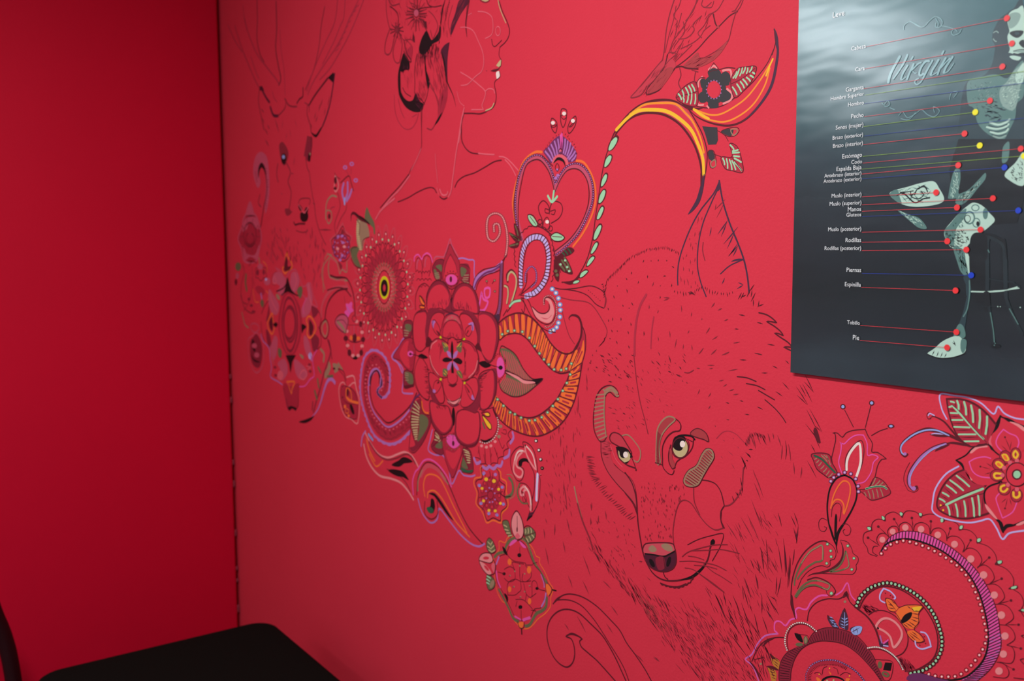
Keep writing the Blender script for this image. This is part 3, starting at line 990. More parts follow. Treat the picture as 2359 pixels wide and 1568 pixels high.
F k 370,950 400,1010 430,1068 480,1106 528,1092 556,1020 580,1060 605,1110 645,1140 622,1215 545,1226 460,1182 405,1105 375,1030
H j 7 30 len=80 ang=60 jit=.25 560,1010 620,1040 655,1120 630,1200 570,1150
H m 6 26 len=90 ang=80 jit=.2 600,900 690,900 660,1080 590,1020
L K 9 415,960 450,1020 505,1055
L K 9 545,1020 550,900 545,790 560,650 575,590
H m 6 22 len=120 ang=88 jit=.12 560,620 650,620 655,800 560,800
H n 6 14 len=90 ang=70 jit=.2 430,800 530,800 530,950 450,950
L k 13 655,600 660,680 672,760
F k 658,720 675,770 700,840 715,905 696,980 684,940 668,840
L K 9 700,960 680,1060 640,1160 615,1215
A m 12 705,885 760,1000 795,1110 805,1200 800,1290
F R 805,1110 850,1000 905,930 908,1030 885,1150 850,1240 800,1320 805,1220
H m 6 40 len=140 ang=95 jit=.12 820,960 905,900 900,1080 850,1230 800,1280
T k 24 850,1230 805,1310 765,1370
L m 12 765,1370 730,1420 685,1405
L m 8 720,950 790,1060 810,1160
H n 7 40 len=160 ang=80 jit=.1 680,640 840,600 890,860 850,1000 760,980 700,820
H m 5 22 len=140 ang=80 jit=.12 690,620 840,580 890,860 800,900
L n 9 325,1040 330,1200 370,1330 440,1410 510,1405 560,1340 590,1240
L n 9 365,1080 400,1220 435,1290
L n 8 520,1280 570,1250
@ hair_flower
V c
H n 6 60 len=80 ang=60 ang2=120 jit=.3 230,0 880,0 830,280 680,320 420,300 260,280
L m 10 565,90 560,60 500,30
Y m 10 n=9 ph=90 565,155 40,65 45,180
Y K 9 n=14 ph=150 565,155 34,60 110,95
Y m 7 n=16 ph=5 565,155 36,60 120,190
E q 0 565,140 26,38
Q K 7 565,145 30,45
L K 10 680,0 700,55 760,75 840,60
L K 9 590,105 650,85 740,75
L K 11 280,70 330,110 360,150 370,230 360,330
L m 9 235,0 240,150 270,300 300,340
L m 12 260,0 300,60 380,40
L m 9 390,380 430,440 500,430 540,460
L m 8 440,420 520,520 510,650
G K 630,225 675,235 685,320 660,290
G K 530,360 545,400 550,470 520,430
L K 10 600,200 660,300 680,340
L m 9 700,120 760,180 800,290 750,420
L m 8 720,330 740,420
F R 440,580 520,500 510,660 470,620
M K 12 530,340,535,450 570,180,560,300 640,200,670,330
@ hair_flower
V c
F m 330,280 390,300 370,370 340,350
Y K 9 n=10 ph=10 350,330 20,25 75,80
L m 12 270,330 230,450 220,560 250,600 290,560 320,430 335,380
L m 11 350,400 310,560 330,670 370,690 390,640 410,480 380,380
L K 12 430,560 450,620 500,680 505,650 460,580 430,450
G m 215,585 270,590 245,605
H m 6 16 len=60 ang=100 jit=.3 330,360 520,420 500,600 430,540
@ face
V c
L K 11 1475,20 1510,130 1560,240 1585,330 1575,400 1540,460 1480,515
L K 7 1480,515 1470,600 1490,650
L t 8 1460,0 1480,90 1520,190 1545,250
L h 9 1240,125 1310,130 1370,160 1400,210 1405,330 1380,390 1320,420
L h 7 1135,165 1170,145
Q h 8 1460,340 26,50
L K 9 1390,430 1400,490 1425,510 1460,480 1500,440
C h 6 1200,330
F m 1262,0 1370,0 1340,28 1300,30
F t 1280,0 1360,0 1325,18
G t 1480,660 1500,655 1490,720 1465,735 1440,715
T K 20 1380,775 1430,770 1475,750
T h 16 1390,755 1450,725
F w 1440,790 1475,780 1478,840 1450,870 1440,830
L K 8 1475,780 1480,840 1430,885 1420,920 1425,965
L K 7 1497,650 1490,720 1465,750
D m 7 1335,775
L K 9 1430,970 1440,1060 1425,1140 1390,1190 1330,1215
L t 10 1415,1130 1390,1180 1325,1210
L K 13 1330,1222 1260,1245 1180,1240 1090,1240
L h 9 1050,300 1120,300 1190,340 1240,440 1290,560 1305,680 1280,780 1210,840 1130,920 1055,935
L h 10 1050,790 1150,850 1240,920 1320,1000 1310,1080 1285,1150 1300,1200
L h 10 1320,1000 1360,970 1410,980 1425,1020
L h 9 1170,1200 1290,1200
L h 12 1090,1180 1075,1260 1055,1400 1030,1560
L m 8 1075,1260 1055,1400 1065,1560
L m 8 615,1200 625,1568
L h 6 1010,1000 1040,1110 1090,1160
@ neck
V d
L m 9 690,180 685,400 685,600
L m 10 685,610 620,780 550,900 530,960
L K 11 530,950 420,1090 300,1220 190,1350
L h 14 545,960 420,1130 310,1240 190,1390 130,1490
L h 16 360,1240 250,1330 180,1400
L h 9 680,640 620,780 560,900
L K 11 400,1280 520,1230 640,1160 760,1110 830,1115 865,1170
L K 12 1085,1105 1120,1030 1200,970 1320,930 1440,865 1560,795 1645,778
L K 13 1165,400 1170,540 1220,640 1290,690 1375,700
L m 8 1195,220 1170,320 1165,400
L h 13 1370,695 1460,705 1560,710
L h 13 1620,735 1690,745 1760,800 1850,900
L h 12 1690,770 1760,850 1820,960
L h 14 1190,180 1160,320 1130,520 1100,700 1080,850 1060,1000 1040,1150 1010,1220
L h 7 850,700 860,850 880,1050
L h 16 905,1130 930,1190 960,1200 990,1190 1000,1160
L K 14 905,1215 930,1240 960,1245 990,1230
L h 8 870,1110 890,1190
# bird_drawing | pencil sketch of a perched songbird's folded wings and long tail at the top edge | wall drawing
@ wing
V e
L m 12 545,0 510,110 480,250 465,400 450,490
L m 9 560,50 540,160 500,300 470,430
L m 10 740,0 660,150 600,250 540,330 520,380 500,440
L m 9 780,0 770,40 800,60 850,20
L m 9 570,170 560,260 540,330
L m 9 605,110 580,200 560,240
L m 9 620,180 630,260 590,320 545,380
L m 9 770,130 700,200 710,250 650,310 580,320
L m 9 830,130 790,210 740,270 770,310
L m 9 840,210 790,250 760,300 700,350 600,400
L m 9 560,420 530,440 520,400 560,330
L m 9 620,330 570,430 520,530
L m 9 690,370 620,440 560,500 520,560
L m 9 950,0 900,80 830,120
L m 9 730,0 700,90 640,170
L m 9 600,0 580,60 540,120 560,160
L m 8 870,10 850,60 790,60
L m 9 870,120 880,190 905,220
L K 10 1065,95 1000,130 910,220 820,310 740,400 640,490 560,550
L K 12 865,115 885,195 905,225
F x 890,220 910,205 915,235
H m 6 34 len=70 ang=118 jit=.2 560,60 900,60 800,250 560,500 470,430
@ wing
V e
L m 9 1110,0 1085,60 1050,110 1020,210 990,330 930,420 860,490 760,540
L m 8 990,330 900,410 770,480 740,440
F x 760,480 860,450 980,340 940,420 860,500 740,555 620,550 680,480 740,430
H m 5 40 len=60 ang=150 jit=.2 620,540 740,440 800,480 960,370 900,460 760,550
L m 9 1060,95 1045,85 1020,95
L m 9 1095,0 1060,60 1040,90
L K 13 510,565 600,545 650,560 740,565
@ tail
V e
F f 190,800 300,680 440,510 520,480 560,540 500,620 440,710 330,775 320,700 280,770
L m 11 450,490 340,620 240,740 190,800 270,780 320,710
L K 12 490,450 460,560 380,660 330,720 320,775 410,745 460,690 550,560
L m 9 510,430 560,440 500,500 430,590
F x 330,760 400,640 480,560 540,570 440,720
H m 6 30 len=80 ang=128 jit=.1 220,780 440,520 540,540 430,730 330,770
@ leg
V e
L m 10 590,560 600,620 580,680 605,740
L m 9 720,590 710,660 730,700
L m 9 690,575 740,590
# crescent_leaf | long orange and yellow crescent leaf arching over the wolf's ear | wall leaf
V e
F u 70,1070 200,930 300,850 450,830 560,840 640,900 700,980 760,1120 800,1280 790,1430 770,1300 700,1130 600,1010 470,930 350,910 200,960
F c 250,890 350,860 500,855 600,910 700,1030 770,1180 790,1350 760,1250 690,1110 590,990 460,910 330,895
T K 20 0,1230 60,1080 180,930 300,850 440,820 560,835 660,900
L K 11 660,890 720,990 780,1110 815,1250 805,1400 770,1568
L K 17 70,1090 160,990 250,940 350,925 470,945 590,1020 690,1150 745,1280 770,1410 765,1568
L a 16 180,940 300,860 450,845 560,855 640,930 700,1000 760,1130 790,1250
L y 26 70,1065 160,970 250,910 350,900 470,910 570,960 680,1060 740,1180 780,1300 788,1430
V s
T S 40 980,0 960,110 930,220 890,290 840,350
L K 11 950,0 950,100
# crescent_leaf | orange crescent leaf curving up to a thin point right of the black blossom | wall leaf
V e
F c 700,880 850,890 960,870 1100,780 1210,660 1320,500 1360,420 1380,600 1340,720 1200,900 1080,1000 950,1020 800,970
T K 16 640,860 720,950 850,1010 1000,1030 1130,980 1250,860 1340,710 1380,560 1390,400 1380,290
T S 26 1120,990 1240,870 1340,710 1385,520 1395,380 1365,230
T S 30 1395,420 1385,320 1368,235
L K 10 1360,410 1310,520 1220,640 1120,740 990,840 900,880 800,885 700,865
T K 22 600,840 680,890 780,890
L K 9 1365,240 1380,330 1350,450
L a 13 720,900 830,940 930,935 1050,870 1150,790 1250,660 1330,530
L a 13 705,900 800,970 950,1000 1080,950 1200,850 1290,700 1330,560
L y 14 1355,485 1330,540 1300,620
L y 18 705,895 760,935 830,975
# black_blossom | black five-petalled blossom with a red eye and striped mint leaves | wall flower
@ petal
V e
F D 820,590 860,560 910,570 935,620 905,660 850,660
L s 16 830,570 870,540 895,555
P K 7 825,590 870,515 915,570
@ petal
V e
F D 930,610 970,585 1005,620 1000,690 960,700 915,660
L s 16 945,580 1005,575 1015,630
L K 8 920,570 980,555 1045,560
@ petal
V e
F D 940,760 1000,730 1010,800 970,840 920,830 910,790
L s 16 980,730 1020,770 1010,820 950,850
@ petal
V e
F D 830,830 880,815 910,850 900,885 850,885 825,870
L s 12 815,870 830,885
F D 750,770 790,750 830,800 800,840 760,840 745,810
L s 14 735,830 745,860 785,860
@ petal
V e
F D 760,660 790,645 825,680 810,730 770,720
L s 14 745,710 745,670 775,630
Q D 44 872,735 78,95
L K 8 720,690 760,640 800,640
@ center | red disc ringed with pink beads
V e
E c 0 872,735 50,72
X v 6 n=16 872,735 62,76
@ leaf
V e
F R 560,800 610,720 690,670 730,690 740,860 650,860
C K 8 560,800 620,720 700,670 735,700 735,860 640,860
L K 7 560,800 735,750
M g 20 580,770,605,815 610,740,625,790 640,720,665,780 665,705,690,760 690,695,715,745 720,775,715,850 690,775,680,850 660,790,650,840 620,800,625,835
@ leaf
V e
F R 1010,660 1060,560 1140,548 1218,552 1180,660 1120,740 1050,800 1000,700
C K 8 1010,660 1060,570 1140,548 1220,550 1190,650 1120,740 1040,800
L K 7 1010,690 1110,640 1210,560
M g 20 1030,640,1060,590 1050,640,1080,565 1085,620,1105,560 1110,600,1130,555 1140,600,1150,560 1165,590,1185,550 1025,715,1060,775 1060,690,1095,750 1090,670,1120,720 1110,650,1145,695 1140,635,1170,665 1170,620,1195,635 1190,595,1205,605
# black_bud_branch | black buds, square and striped mint leaf hanging under the right crescent | wall drawing
V e
G D 775,1035 900,1045 905,1150 890,1185 825,1188 800,1100
F D 930,1080 980,1060 1030,1060 1020,1110 990,1115
C K 7 930,1080 1000,1050 1060,1045 1080,1070 1050,1110 990,1120
C e 9 1010,1065 1060,1060 1060,1090 1030,1110
F D 825,1240 860,1235 880,1290 860,1320 830,1300
C K 7 825,1240 870,1240 890,1320 880,1370 845,1375 830,1310
C e 9 845,1340 880,1310 885,1360 855,1372
L K 6 900,1070 960,1110 990,1160
L K 6 870,1265 930,1285
F R 1000,1185 1050,1200 1085,1260 1105,1410 1010,1400 950,1370 930,1290 1020,1290
C K 7 1000,1180 1060,1200 1095,1290 1110,1412 1020,1400 960,1380 930,1290 1020,1285
M g 20 1005,1190,1035,1225 1025,1240,1070,1230 1025,1255,1080,1250 1035,1280,1080,1285 1040,1300,1095,1330 945,1300,960,1350 975,1305,985,1380 1000,1310,1020,1390 1020,1320,1050,1390 1040,1330,1100,1400
L K 7 1020,1290 1105,1405
# bead_garland | curving dark stem strung with mint green teardrop beads left of the wolf's ear | wall drawing
@ stem
V f
L K 10 1176,170 1110,290 1040,430 1000,600 980,740 955,900 935,1050 900,1200 850,1310 790,1390 700,1405
T K 16 700,1400 780,1410 860,1320
V e
L K 9 0,1230 70,1090
@ bead
V f
F K 1045,415 1055,360 1100,300 1130,310 1115,360 1080,410
F g 1052,412 1062,360 1100,315 1118,325 1105,365 1075,405
@ bead
V f
F K 1015,540 1025,480 1060,440 1082,455 1070,500 1040,540
F g 1020,535 1032,482 1058,450 1074,460 1062,500 1036,532
@ bead
V f
F K 988,690 998,630 1028,580 1048,590 1040,640 1010,685
F g 995,680 1005,630 1028,592 1040,602 1032,640 1008,678
@ bead
V f
F K 970,815 980,750 1015,700 1036,715 1025,770 998,810
F g 977,806 988,750 1012,712 1028,722 1016,770 996,802
@ bead
V f
F K 958,935 968,880 1000,825 1022,840 1010,890 985,930
F g 964,928 976,880 1000,838 1014,848 1002,888 982,924
@ bead
V f
F K 932,1090 945,1020 985,960 1006,980 990,1035 960,1085
F g 940,1080 952,1022 984,975 997,985 982,1034 958,1076
@ bead
V f
F K 912,1190 925,1145 958,1095 980,1110 960,1160 930,1195
F g 918,1184 932,1145 956,1107 970,1116 954,1156 930,1186
@ bead
V f
F K 880,1285 895,1240 930,1200 953,1215 930,1255 900,1285
F g 888,1278 902,1240 930,1212 945,1220 926,1250 902,1277
@ bead
V f
F K 828,1370 845,1330 880,1305 903,1320 880,1350 850,1372
F g 835,1365 850,1332 880,1316 895,1322 874,1346 850,1365
@ bead
V f
F K 775,1415 790,1395 825,1385 838,1395 820,1412 790,1420
F g 784,1413 796,1396 822,1390 832,1396 815,1410
# heart_emblem | large purple-beaded heart outline with a fanned crown and an orange edge | wall drawing
@ border
V f
L o 14 550,425 500,425 440,465 400,520 370,610 345,700 330,800 338,880 352,955
L q 34 400,1080 370,960 355,850 365,700 400,560 450,490 510,465 560,480 600,530 630,600 650,700
B j 10 n=56 ax=1 395,1080 365,980 350,850 355,720 385,580 430,490 490,450 545,455 590,500 620,560 645,640 652,680
B v 5 n=56 ax=1 395,1080 365,980 350,850 355,720 385,580 430,490 490,450 545,455 590,500 620,560 645,640 652,680
L K 10 395,1090 375,980 372,820 395,660 430,530 490,485 540,490 590,550 620,620 640,700 645,730
L K 7 385,1060 350,950 338,850 345,740 370,600 
@ border
V f
L o 15 810,490 860,500 900,550 940,640 955,740 945,840 905,950 850,1050 785,1135
L q 34 655,690 690,610 740,550 800,530 860,560 910,640 930,760 900,880 840,1000 760,1100 660,1190
B j 10 n=62 ax=1 660,650 690,590 740,530 810,510 870,540 915,610 935,700 930,800 895,900 830,1030 750,1120 655,1200
B v 5 n=62 ax=1 660,650 690,590 740,530 810,510 870,540 915,610 935,700 930,800 895,900 830,1030 750,1120 655,1200
L K 10 650,720 690,630 740,565 800,550 850,575 890,640 905,740 890,850 840,970 760,1080 650,1170
@ crown
V f
F P 560,420 590,390 640,330 690,300 740,330 780,380 810,430 800,490 740,500 700,450 650,460 620,510 590,470
M p 22 700,285,695,400 690,300,690,410 
M v 20 575,420,625,490 600,395,635,470 620,370,650,450 645,345,665,440 670,330,678,430 725,330,712,430 745,345,725,440 765,360,740,450 785,390,745,470 800,420,755,480 805,450,775,490
L h 22 635,500 650,470 690,455 730,480 740,510
T k 18 635,510 670,475 710,490 725,530
Q K 7 690,420 14,20
D h 8 690,415
D v 12 665,560 670,600 655,620
L K 8 550,450 600,500 630,530
C K 7 665,510 680,540 665,570 650,540
U K 8 n=17 len=18 ang=-80 jit=.5 565,425 600,370 640,325 700,290 750,330 790,380 815,440
@ bud
V f
C K 8 700,100 735,110 735,160 725,210 708,240 692,200 690,140
C K 6 692,150 715,180 737,150
D w 15 717,135
@ bud
V f
C K 8 625,170 660,200 662,250 650,282 625,250 617,210
C K 6 620,230 640,240 662,220
D w 15 633,205
@ bud
V f
C K 8 803,155 805,210 780,260 752,285 745,240 765,190
C K 6 755,235 775,230 800,195
D w 15 783,190
@ small_heart
V f
L K 8 605,890 600,830 560,790 525,830 530,880 550,930 555,990
L K 8 620,960 680,920 705,860 690,810 640,795 615,830 605,890
L K 7 600,860 575,850 575,880 600,885
L K 7 615,870 650,860 640,895 620,890
L g 16 640,720 630,800
L g 16 595,755 625,800 665,760
C K 7 560,1000 565,940 590,915 605,950 605,1000
D w 14 590,950
L K 10 500,975 560,1000 600,1030 640,1060
F g 445,900 480,910 515,970 490,980 455,940
C K 9 445,898 485,905 520,975 490,985 452,940
F g 620,1060 660,1035 715,1065 690,1090 640,1090
C K 9 615,1060 660,1030 720,1066 690,1095 640,1092
L K 6 630,1060 700,1065
L K 6 460,910 505,970
Q K 7 535,950 16,18
Q K 7 615,1000 14,20
# rope_loop | lavender rope-like loop with a beaded inner loop under the heart | wall drawing
V f
L l 34 392,1430 390,1330 400,1200 430,1110 480,1070 540,1070 580,1110 600,1200 595,1290 580,1370 540,1440 480,1490 430,1510
R K 8 n=40 375,1430 372,1330 382,1190 415,1090 475,1045 545,1045 600,1095 620,1200 615,1300 600,1380 555,1455 490,1510 430,1525 | 405,1430 405,1340 420,1210 445,1130 485,1090 535,1090 565,1130 582,1210 578,1290 562,1360 528,1425 470,1475 430,1500
L K 7 375,1440 372,1330 382,1190 415,1090 475,1045 545,1045 600,1095 620,1200 615,1300 600,1380 555,1455 490,1510 380,1500
L K 7 408,1430 405,1340 420,1210 445,1130 485,1090 535,1090 565,1130 582,1210 578,1290 562,1360 528,1425 470,1475
L K 8 390,1500 430,1420 440,1340 
B j 8 n=24 425,1400 430,1330 470,1285 505,1320 505,1400 470,1440
B v 5 n=24 425,1400 430,1330 470,1285 505,1320 505,1400 470,1440
L K 8 400,1490 460,1440 500,1400
S K 7 n=22 amp=9 355,1290 350,1150 390,1050 460,990 540,985 600,1040 630,1150 640,1280 620,1400 
T K 18 370,1510 420,1440
# leaf_cluster | three dark veined leaves at the heart's lower right | wall leaf
V f
F K 650,1190 700,1160 760,1140 795,1165 760,1200 690,1220
M d 14 700,1180,720,1200 720,1165,745,1195 745,1150,770,1185
F K 650,1210 720,1210 760,1270 780,1345 700,1320 665,1260
M G 22 680,1270,720,1315 700,1240,740,1310 720,1220,765,1320
D g 9 690,1270 725,1240 740,1290 755,1320
F K 645,1230 680,1300 675,1400 640,1350
D G 12 655,1320 665,1350
L K 8 640,1150 650,1200 690,1330
# leaf_cluster | small cluster of dark olive leaves at the heart's lower left | wall leaf
V f
F K 340,960 370,990 395,1080 370,1090 345,1020
F K 300,1030 350,1050 390,1090 350,1100
F K 300,1130 340,1110 380,1100 370,1140 330,1150
M G 14 350,980,370,1050 310,1040,370,1080 310,1130,370,1115 335,1060,380,1090
# beaded_spiral | tan beaded spiral hook standing left of the heart | wall drawing
V f
B K 13 n=62 190,1020 190,970 225,970 232,1040 190,1095 145,1070 135,980 150,910 200,885 250,910 280,990 290,1080 285,1160 275,1210
B s 7 n=62 190,1020 190,970 225,970 232,1040 190,1095 145,1070 135,980 150,910 200,885 250,910 280,990 290,1080 285,1160 275,1210
L K 9 275,1210 260,1250
# striped_tulip | lilac and blue striped tulip shape with a pink bud inside | wall flower
@ outline
V p
L v 26 40,365 60,280 120,235 190,210 245,170
L P 12 245,180 190,215 130,235 70,290 45,350
L K 8 30,345 50,270 110,210 190,190 240,165 300,90
L K 8 55,370 80,300 135,250 200,230 245,210
L v 22 258,150 252,300 245,460 235,530 210,600
R K 6 n=44 245,170 240,300 232,460 215,540 195,590 | 272,150 268,300 262,470 250,540 235,600
L K 7 245,170 240,300 232,460 215,540 190,590 220,630
L K 7 272,150 268,300 262,470 250,540 240,600 220,630
F S 200,570 240,560 240,600 222,625
@ bud
V p
C p 15 100,390 90,450 80,520 120,525 150,460 115,440
C p 14 125,360 165,355 160,420 130,425
D K 12 140,298 202,292 204,378
D e 7 140,298 202,292 204,378
L K 6 142,305 142,320
L K 6 195,300 183,318
# candy_cane_curls | pair of straw-coloured cane-shaped curls beside the striped tulip | wall drawing
V p
L K 20 305,300 300,250 335,215 370,260 375,330 350,420 320,500
L t 13 305,290 310,250 335,225 368,260 372,330 348,420 325,490
L K 18 280,335 305,345 308,400 300,470
L t 12 280,335 303,348 308,400 298,470
L K 20 320,500 350,460 400,450
L g 14 320,495 355,460 405,450
L K 8 300,540 330,500 
L K 8 410,440 440,480 430,545 415,520
L K 8 270,570 300,520
# pink_comma | pink comma-shaped paisley ringed with pale blue beads under the rope loop | wall drawing
V p
F s 600,430 640,440 665,500 665,570 640,620 590,620 530,580 495,500 540,540 590,550 625,540 640,500 620,450
F u 560,580 600,600 640,580 650,560 620,590
L s 14 605,435 650,470 665,550 630,600 580,600 520,550
L K 9 595,470 600,430 640,430 680,480 680,560 650,620 600,635 530,590 490,500 460,440 410,430
L K 9 500,500 550,545 600,550 630,520 630,480
B K 9 n=32 590,480 590,430 640,410 680,460 690,540 670,620 620,660 600,655
B s 5 n=32 590,480 590,430 640,410 680,460 690,540 670,620 620,660 600,655
D b 19 655,360 684,390 704,432 716,482 720,525 715,578 704,625 690,660 664,682 642,693
D w 10 655,360 684,390 704,432 716,482 720,525 715,578 704,625 690,660 664,682 642,693
L K 8 420,430 500,590 600,680 680,700
# wide_veil_leaf | plain two-lobed leaf outline touching the top of the wolf's head | wall leaf
V p
L K 8 650,340 720,360 830,355 950,335 1020,355 1060,385
L K 8 720,360 840,375 930,410 1000,480 1060,510
L m 8 700,420 800,445 920,460 980,500 1040,590 1085,680 1075,740
L m 7 1060,390 1080,440 1070,500
B m 5 n=7 940,370 1030,450 | 
U K 10 n=12 len=18 ang=120 jit=.3 1075,735 1060,770 1030,800
L m 7 730,520 760,640 790,730 830,790
# orange_wreath | orange striped ribbon wreath with green studs curling to a hook on the right | wall drawing
@ ribbon
V p
F R 230,640 300,580 400,550 500,590 570,660 620,750 690,830 780,870 850,830 885,740 890,650 915,740 915,850 880,940 850,1020 780,1010 700,1020 640,980 570,900 510,820 450,740 380,710 300,715 250,750
R o 36 n=15 a=.1 b=.85 240,660 310,580 420,550 510,600 580,680 640,780 720,850 800,860 850,840 | 250,745 330,715 400,715 460,760 520,830 580,910 650,980 720,1010 790,1010
R K 8 n=17 232,640 310,575 420,548 520,600 580,680 640,780 720,850 800,865 870,820 | 240,760 310,715 400,712 460,760 520,830 580,910 650,985 720,1020 790,1015
F o 830,960 880,840 900,760 905,850 880,940 840,990
L R 12 840,960 890,850
L K 13 225,635 300,575 400,548 500,590 580,680 640,780 710,850 780,868 840,830 875,750 885,680
L K 11 245,760 300,718 390,710 460,755 520,835 580,915 650,990 720,1022 790,1010
T K 20 820,840 875,750 885,650 860,580 810,565 785,590 795,605
L K 9 890,650 915,720 915,840 890,940 860,1040
D G 14 262,715 306,690 358,686 420,695 476,743 518,808 555,865 590,912 628,952 670,990 725,995 765,985 805,945
D g 8 262,715 306,690 358,686 420,695 476,743 518,808 555,865 590,912 628,952 670,990 725,995 765,985 805,945
@ ribbon
V p
F R 790,1020 850,1000 880,950 870,1050 850,1160 820,1260 760,1370 680,1450 560,1510 450,1500 330,1450 240,1370 195,1290 215,1215 290,1280 370,1350 460,1375 540,1360 620,1310 690,1230 750,1120
R o 36 n=19 a=.08 b=.85 860,960 870,1040 845,1160 815,1260 755,1370 680,1445 560,1500 450,1495 340,1450 250,1370 200,1270 | 800,1020 785,1070 745,1140 700,1220 640,1290 570,1350 490,1385 420,1370 340,1330 270,1270 220,1215
R R 12 n=19 a=.25 b=.65 860,960 870,1040 845,1160 815,1260 755,1370 680,1445 560,1500 450,1495 340,1450 250,1370 200,1270 | 800,1020 785,1070 745,1140 700,1220 640,1290 570,1350 490,1385 420,1370 340,1330 270,1270 220,1215
R K 8 n=20 885,940 872,1040 850,1160 820,1260 760,1370 685,1450 560,1512 450,1502 335,1455 240,1375 195,1290 | 800,1000 785,1050 750,1120 700,1210 640,1285 570,1345 490,1380 420,1365 345,1325 275,1265 218,1210
L K 12 890,940 872,1050 850,1160 818,1265 760,1375 680,1455 560,1512 450,1505 330,1455 240,1380 190,1295
L K 12 795,1010 775,1070 745,1125 690,1225 620,1300 540,1355 460,1370 370,1345 290,1280 215,1210
D G 14 796,1030 770,1097 738,1158 700,1224 660,1278 618,1328 572,1366 520,1388 475,1392 410,1370 362,1342 325,1328 272,1276 226,1226
D g 8 796,1030 770,1097 738,1158 700,1224 660,1278 618,1328 572,1366 520,1388 475,1392 410,1370 362,1342 325,1328 272,1276 226,1226
# pointed_leaf | hatched olive leaf with a pink midrib inside the orange wreath | wall leaf
V p
F G 245,830 300,830 370,880 430,990 500,1060 580,1070 520,1120 450,1175 380,1205 310,1190 240,1110 290,1050 290,960 260,880
R u 9 n=20 a=.05 b=.95 260,840 330,860 380,920 430,1000 490,1060 | 290,930 300,990 360,1030 430,1070 500,1090
R u 8 n=20 a=.05 b=.95 240,1110 300,1180 380,1200 450,1170 520,1110 | 280,1050 330,1060 400,1090 460,1100 520,1095
C K 10 245,830 300,825 370,880 430,990 500,1065 580,1065 520,1125 450,1180 380,1205 310,1190 240,1110
L K 26 290,1010 380,1050 440,1085 540,1090
T s 20 290,1010 380,1055 440,1090 540,1092
F k 490,1075 580,1060 530,1110 520,1090
# grand_mandala | large red mandala flower with black leaf points, rounded petals and a four-petal heart | wall flower
@ outline
V m
L v 14 240,1120 180,1190 140,1270 65,1385 130,1450 180,1560
L p 12 315,300 320,250 360,225 400,280 415,240 460,210 500,240 520,310
L q 13 530,300 560,250 640,255 660,230 690,140 720,50 740,120 810,250
L v 14 810,275 860,265 930,285 990,295 990,420 1000,520
V n
L v 13 0,180 30,200 40,360 30,480 0,530
L v 13 130,0 60,100 130,170 185,240 190,380 180,500 230,520 300,520
L v 13 520,930 495,1040 475,1160 560,1215 640,1220 700,1350 740,1540 820,1390 870,1440 960,1455 1000,1440
@ berry_cluster
V m
L K 7 330,400 330,320 360,260 395,300 405,380 400,480
L K 7 415,380 420,270 455,235 500,270 505,360 480,470
S K 7 n=5 amp=24 330,420 400,440 500,430
S K 7 n=4 amp=24 340,520 420,520 510,520
S K 6 n=3 amp=22 360,610 420,590 480,590
L q 14 345,380 350,310 365,285
L q 14 435,360 440,290 455,265
S m 7 n=5 amp=20 270,620 300,540 320,440
@ side_spike | upper pointed petal
V m
F R 720,110 760,200 810,290 830,400 830,540 740,620 640,540 630,400 660,260
F c 720,240 780,340 800,430 800,520 660,520 660,420 680,330
C K 9 720,110 770,210 820,300 830,400 820,520 740,620 640,520 630,400 660,260 690,180
L K 7 725,220 780,330 800,430 | 
L K 7 725,220 670,330 655,430
E p 0 735,510 65,60
Q K 6 735,510 75,72
E K 0 728,505 14,34
X K 9 n=13 ph=10 735,500 72,88
E k 0 738,800 20,95
L K 8 740,620 735,720
@ side_spike | lower pointed petal
V n
F R 640,1020 740,970 860,1050 870,1130 820,1300 750,1470 690,1340 650,1200
F c 670,1160 760,1190 830,1130 830,1230 760,1370 700,1290
C K 9 640,1020 650,1200 690,1340 750,1470 820,1300 865,1150 860,1060
F p 680,1010 740,980 800,1020 830,1090 760,1140 690,1080
E K 0 755,1082 14,30
X K 9 n=14 755,1070 80,85
X e 5 n=14 755,1070 80,85
L K 8 755,960 752,1040
E k 0 757,780 19,105
@ side_spike | left pointed petal
V m
F R 75,1385 140,1270 200,1190 280,1170 320,1270 320,1400 290,1540 220,1500 150,1420
F c 150,1350 200,1230 250,1200 240,1300 260,1440 260,1510 200,1460
C K 9 75,1385 140,1270 200,1185 290,1170 330,1280 320,1420 290,1545 210,1500 150,1420
X K 7 n=18 280,1350 40,130
D p 34 272,1345
D K 15 272,1348
F k 360,1365 400,1345 470,1388 420,1402 370,1390
L K 8 290,1350 360,1370
@ side_spike | right pointed petal
V m
F p 1250,1380 1290,1370 1330,1450 1320,1540 1270,1568 1230,1500
F k 1045,1445 1110,1425 1170,1465 1120,1505 1070,1480
L K 9 1170,1465 1250,1500
V n
F c 1230,130 1280,90 1320,160 1340,230 1320,310 1270,360 1230,300
F p 1250,150 1290,110 1330,200 1325,300 1270,340 1250,270
D k 25 1290,228
B K 7 n=22 1200,150 1260,70 1320,120 1345,230 1320,320 1260,390
L K 9 1170,195 1270,225
F k 1050,180 1110,150 1180,200 1130,230 1080,215
@ petal | upper left lobe
V m
F r 470,820 460,720 490,600 560,530 640,540 700,620 725,740 735,880 640,880 560,860
F c 470,850 465,740 500,630 560,575 630,570 690,640 715,740 700,800 640,850 560,850 510,870
H r 8 34 len=60 ang=90 jit=.3 500,780 715,720 720,850 520,860
C K 9 465,850 455,720 490,600 560,525 640,540 710,640 735,740 735,880 600,830 540,850
S K 6 n=20 amp=6 460,800 455,700 490,600 560,522 640,535 710,620
@ petal | upper right lobe
V m
F r 740,880 740,740 770,620 830,560 900,550 980,600 1030,720 1045,880 930,880 830,840
F c 770,830 760,740 790,650 850,590 920,590 980,650 1015,760 1025,880 960,870 880,855
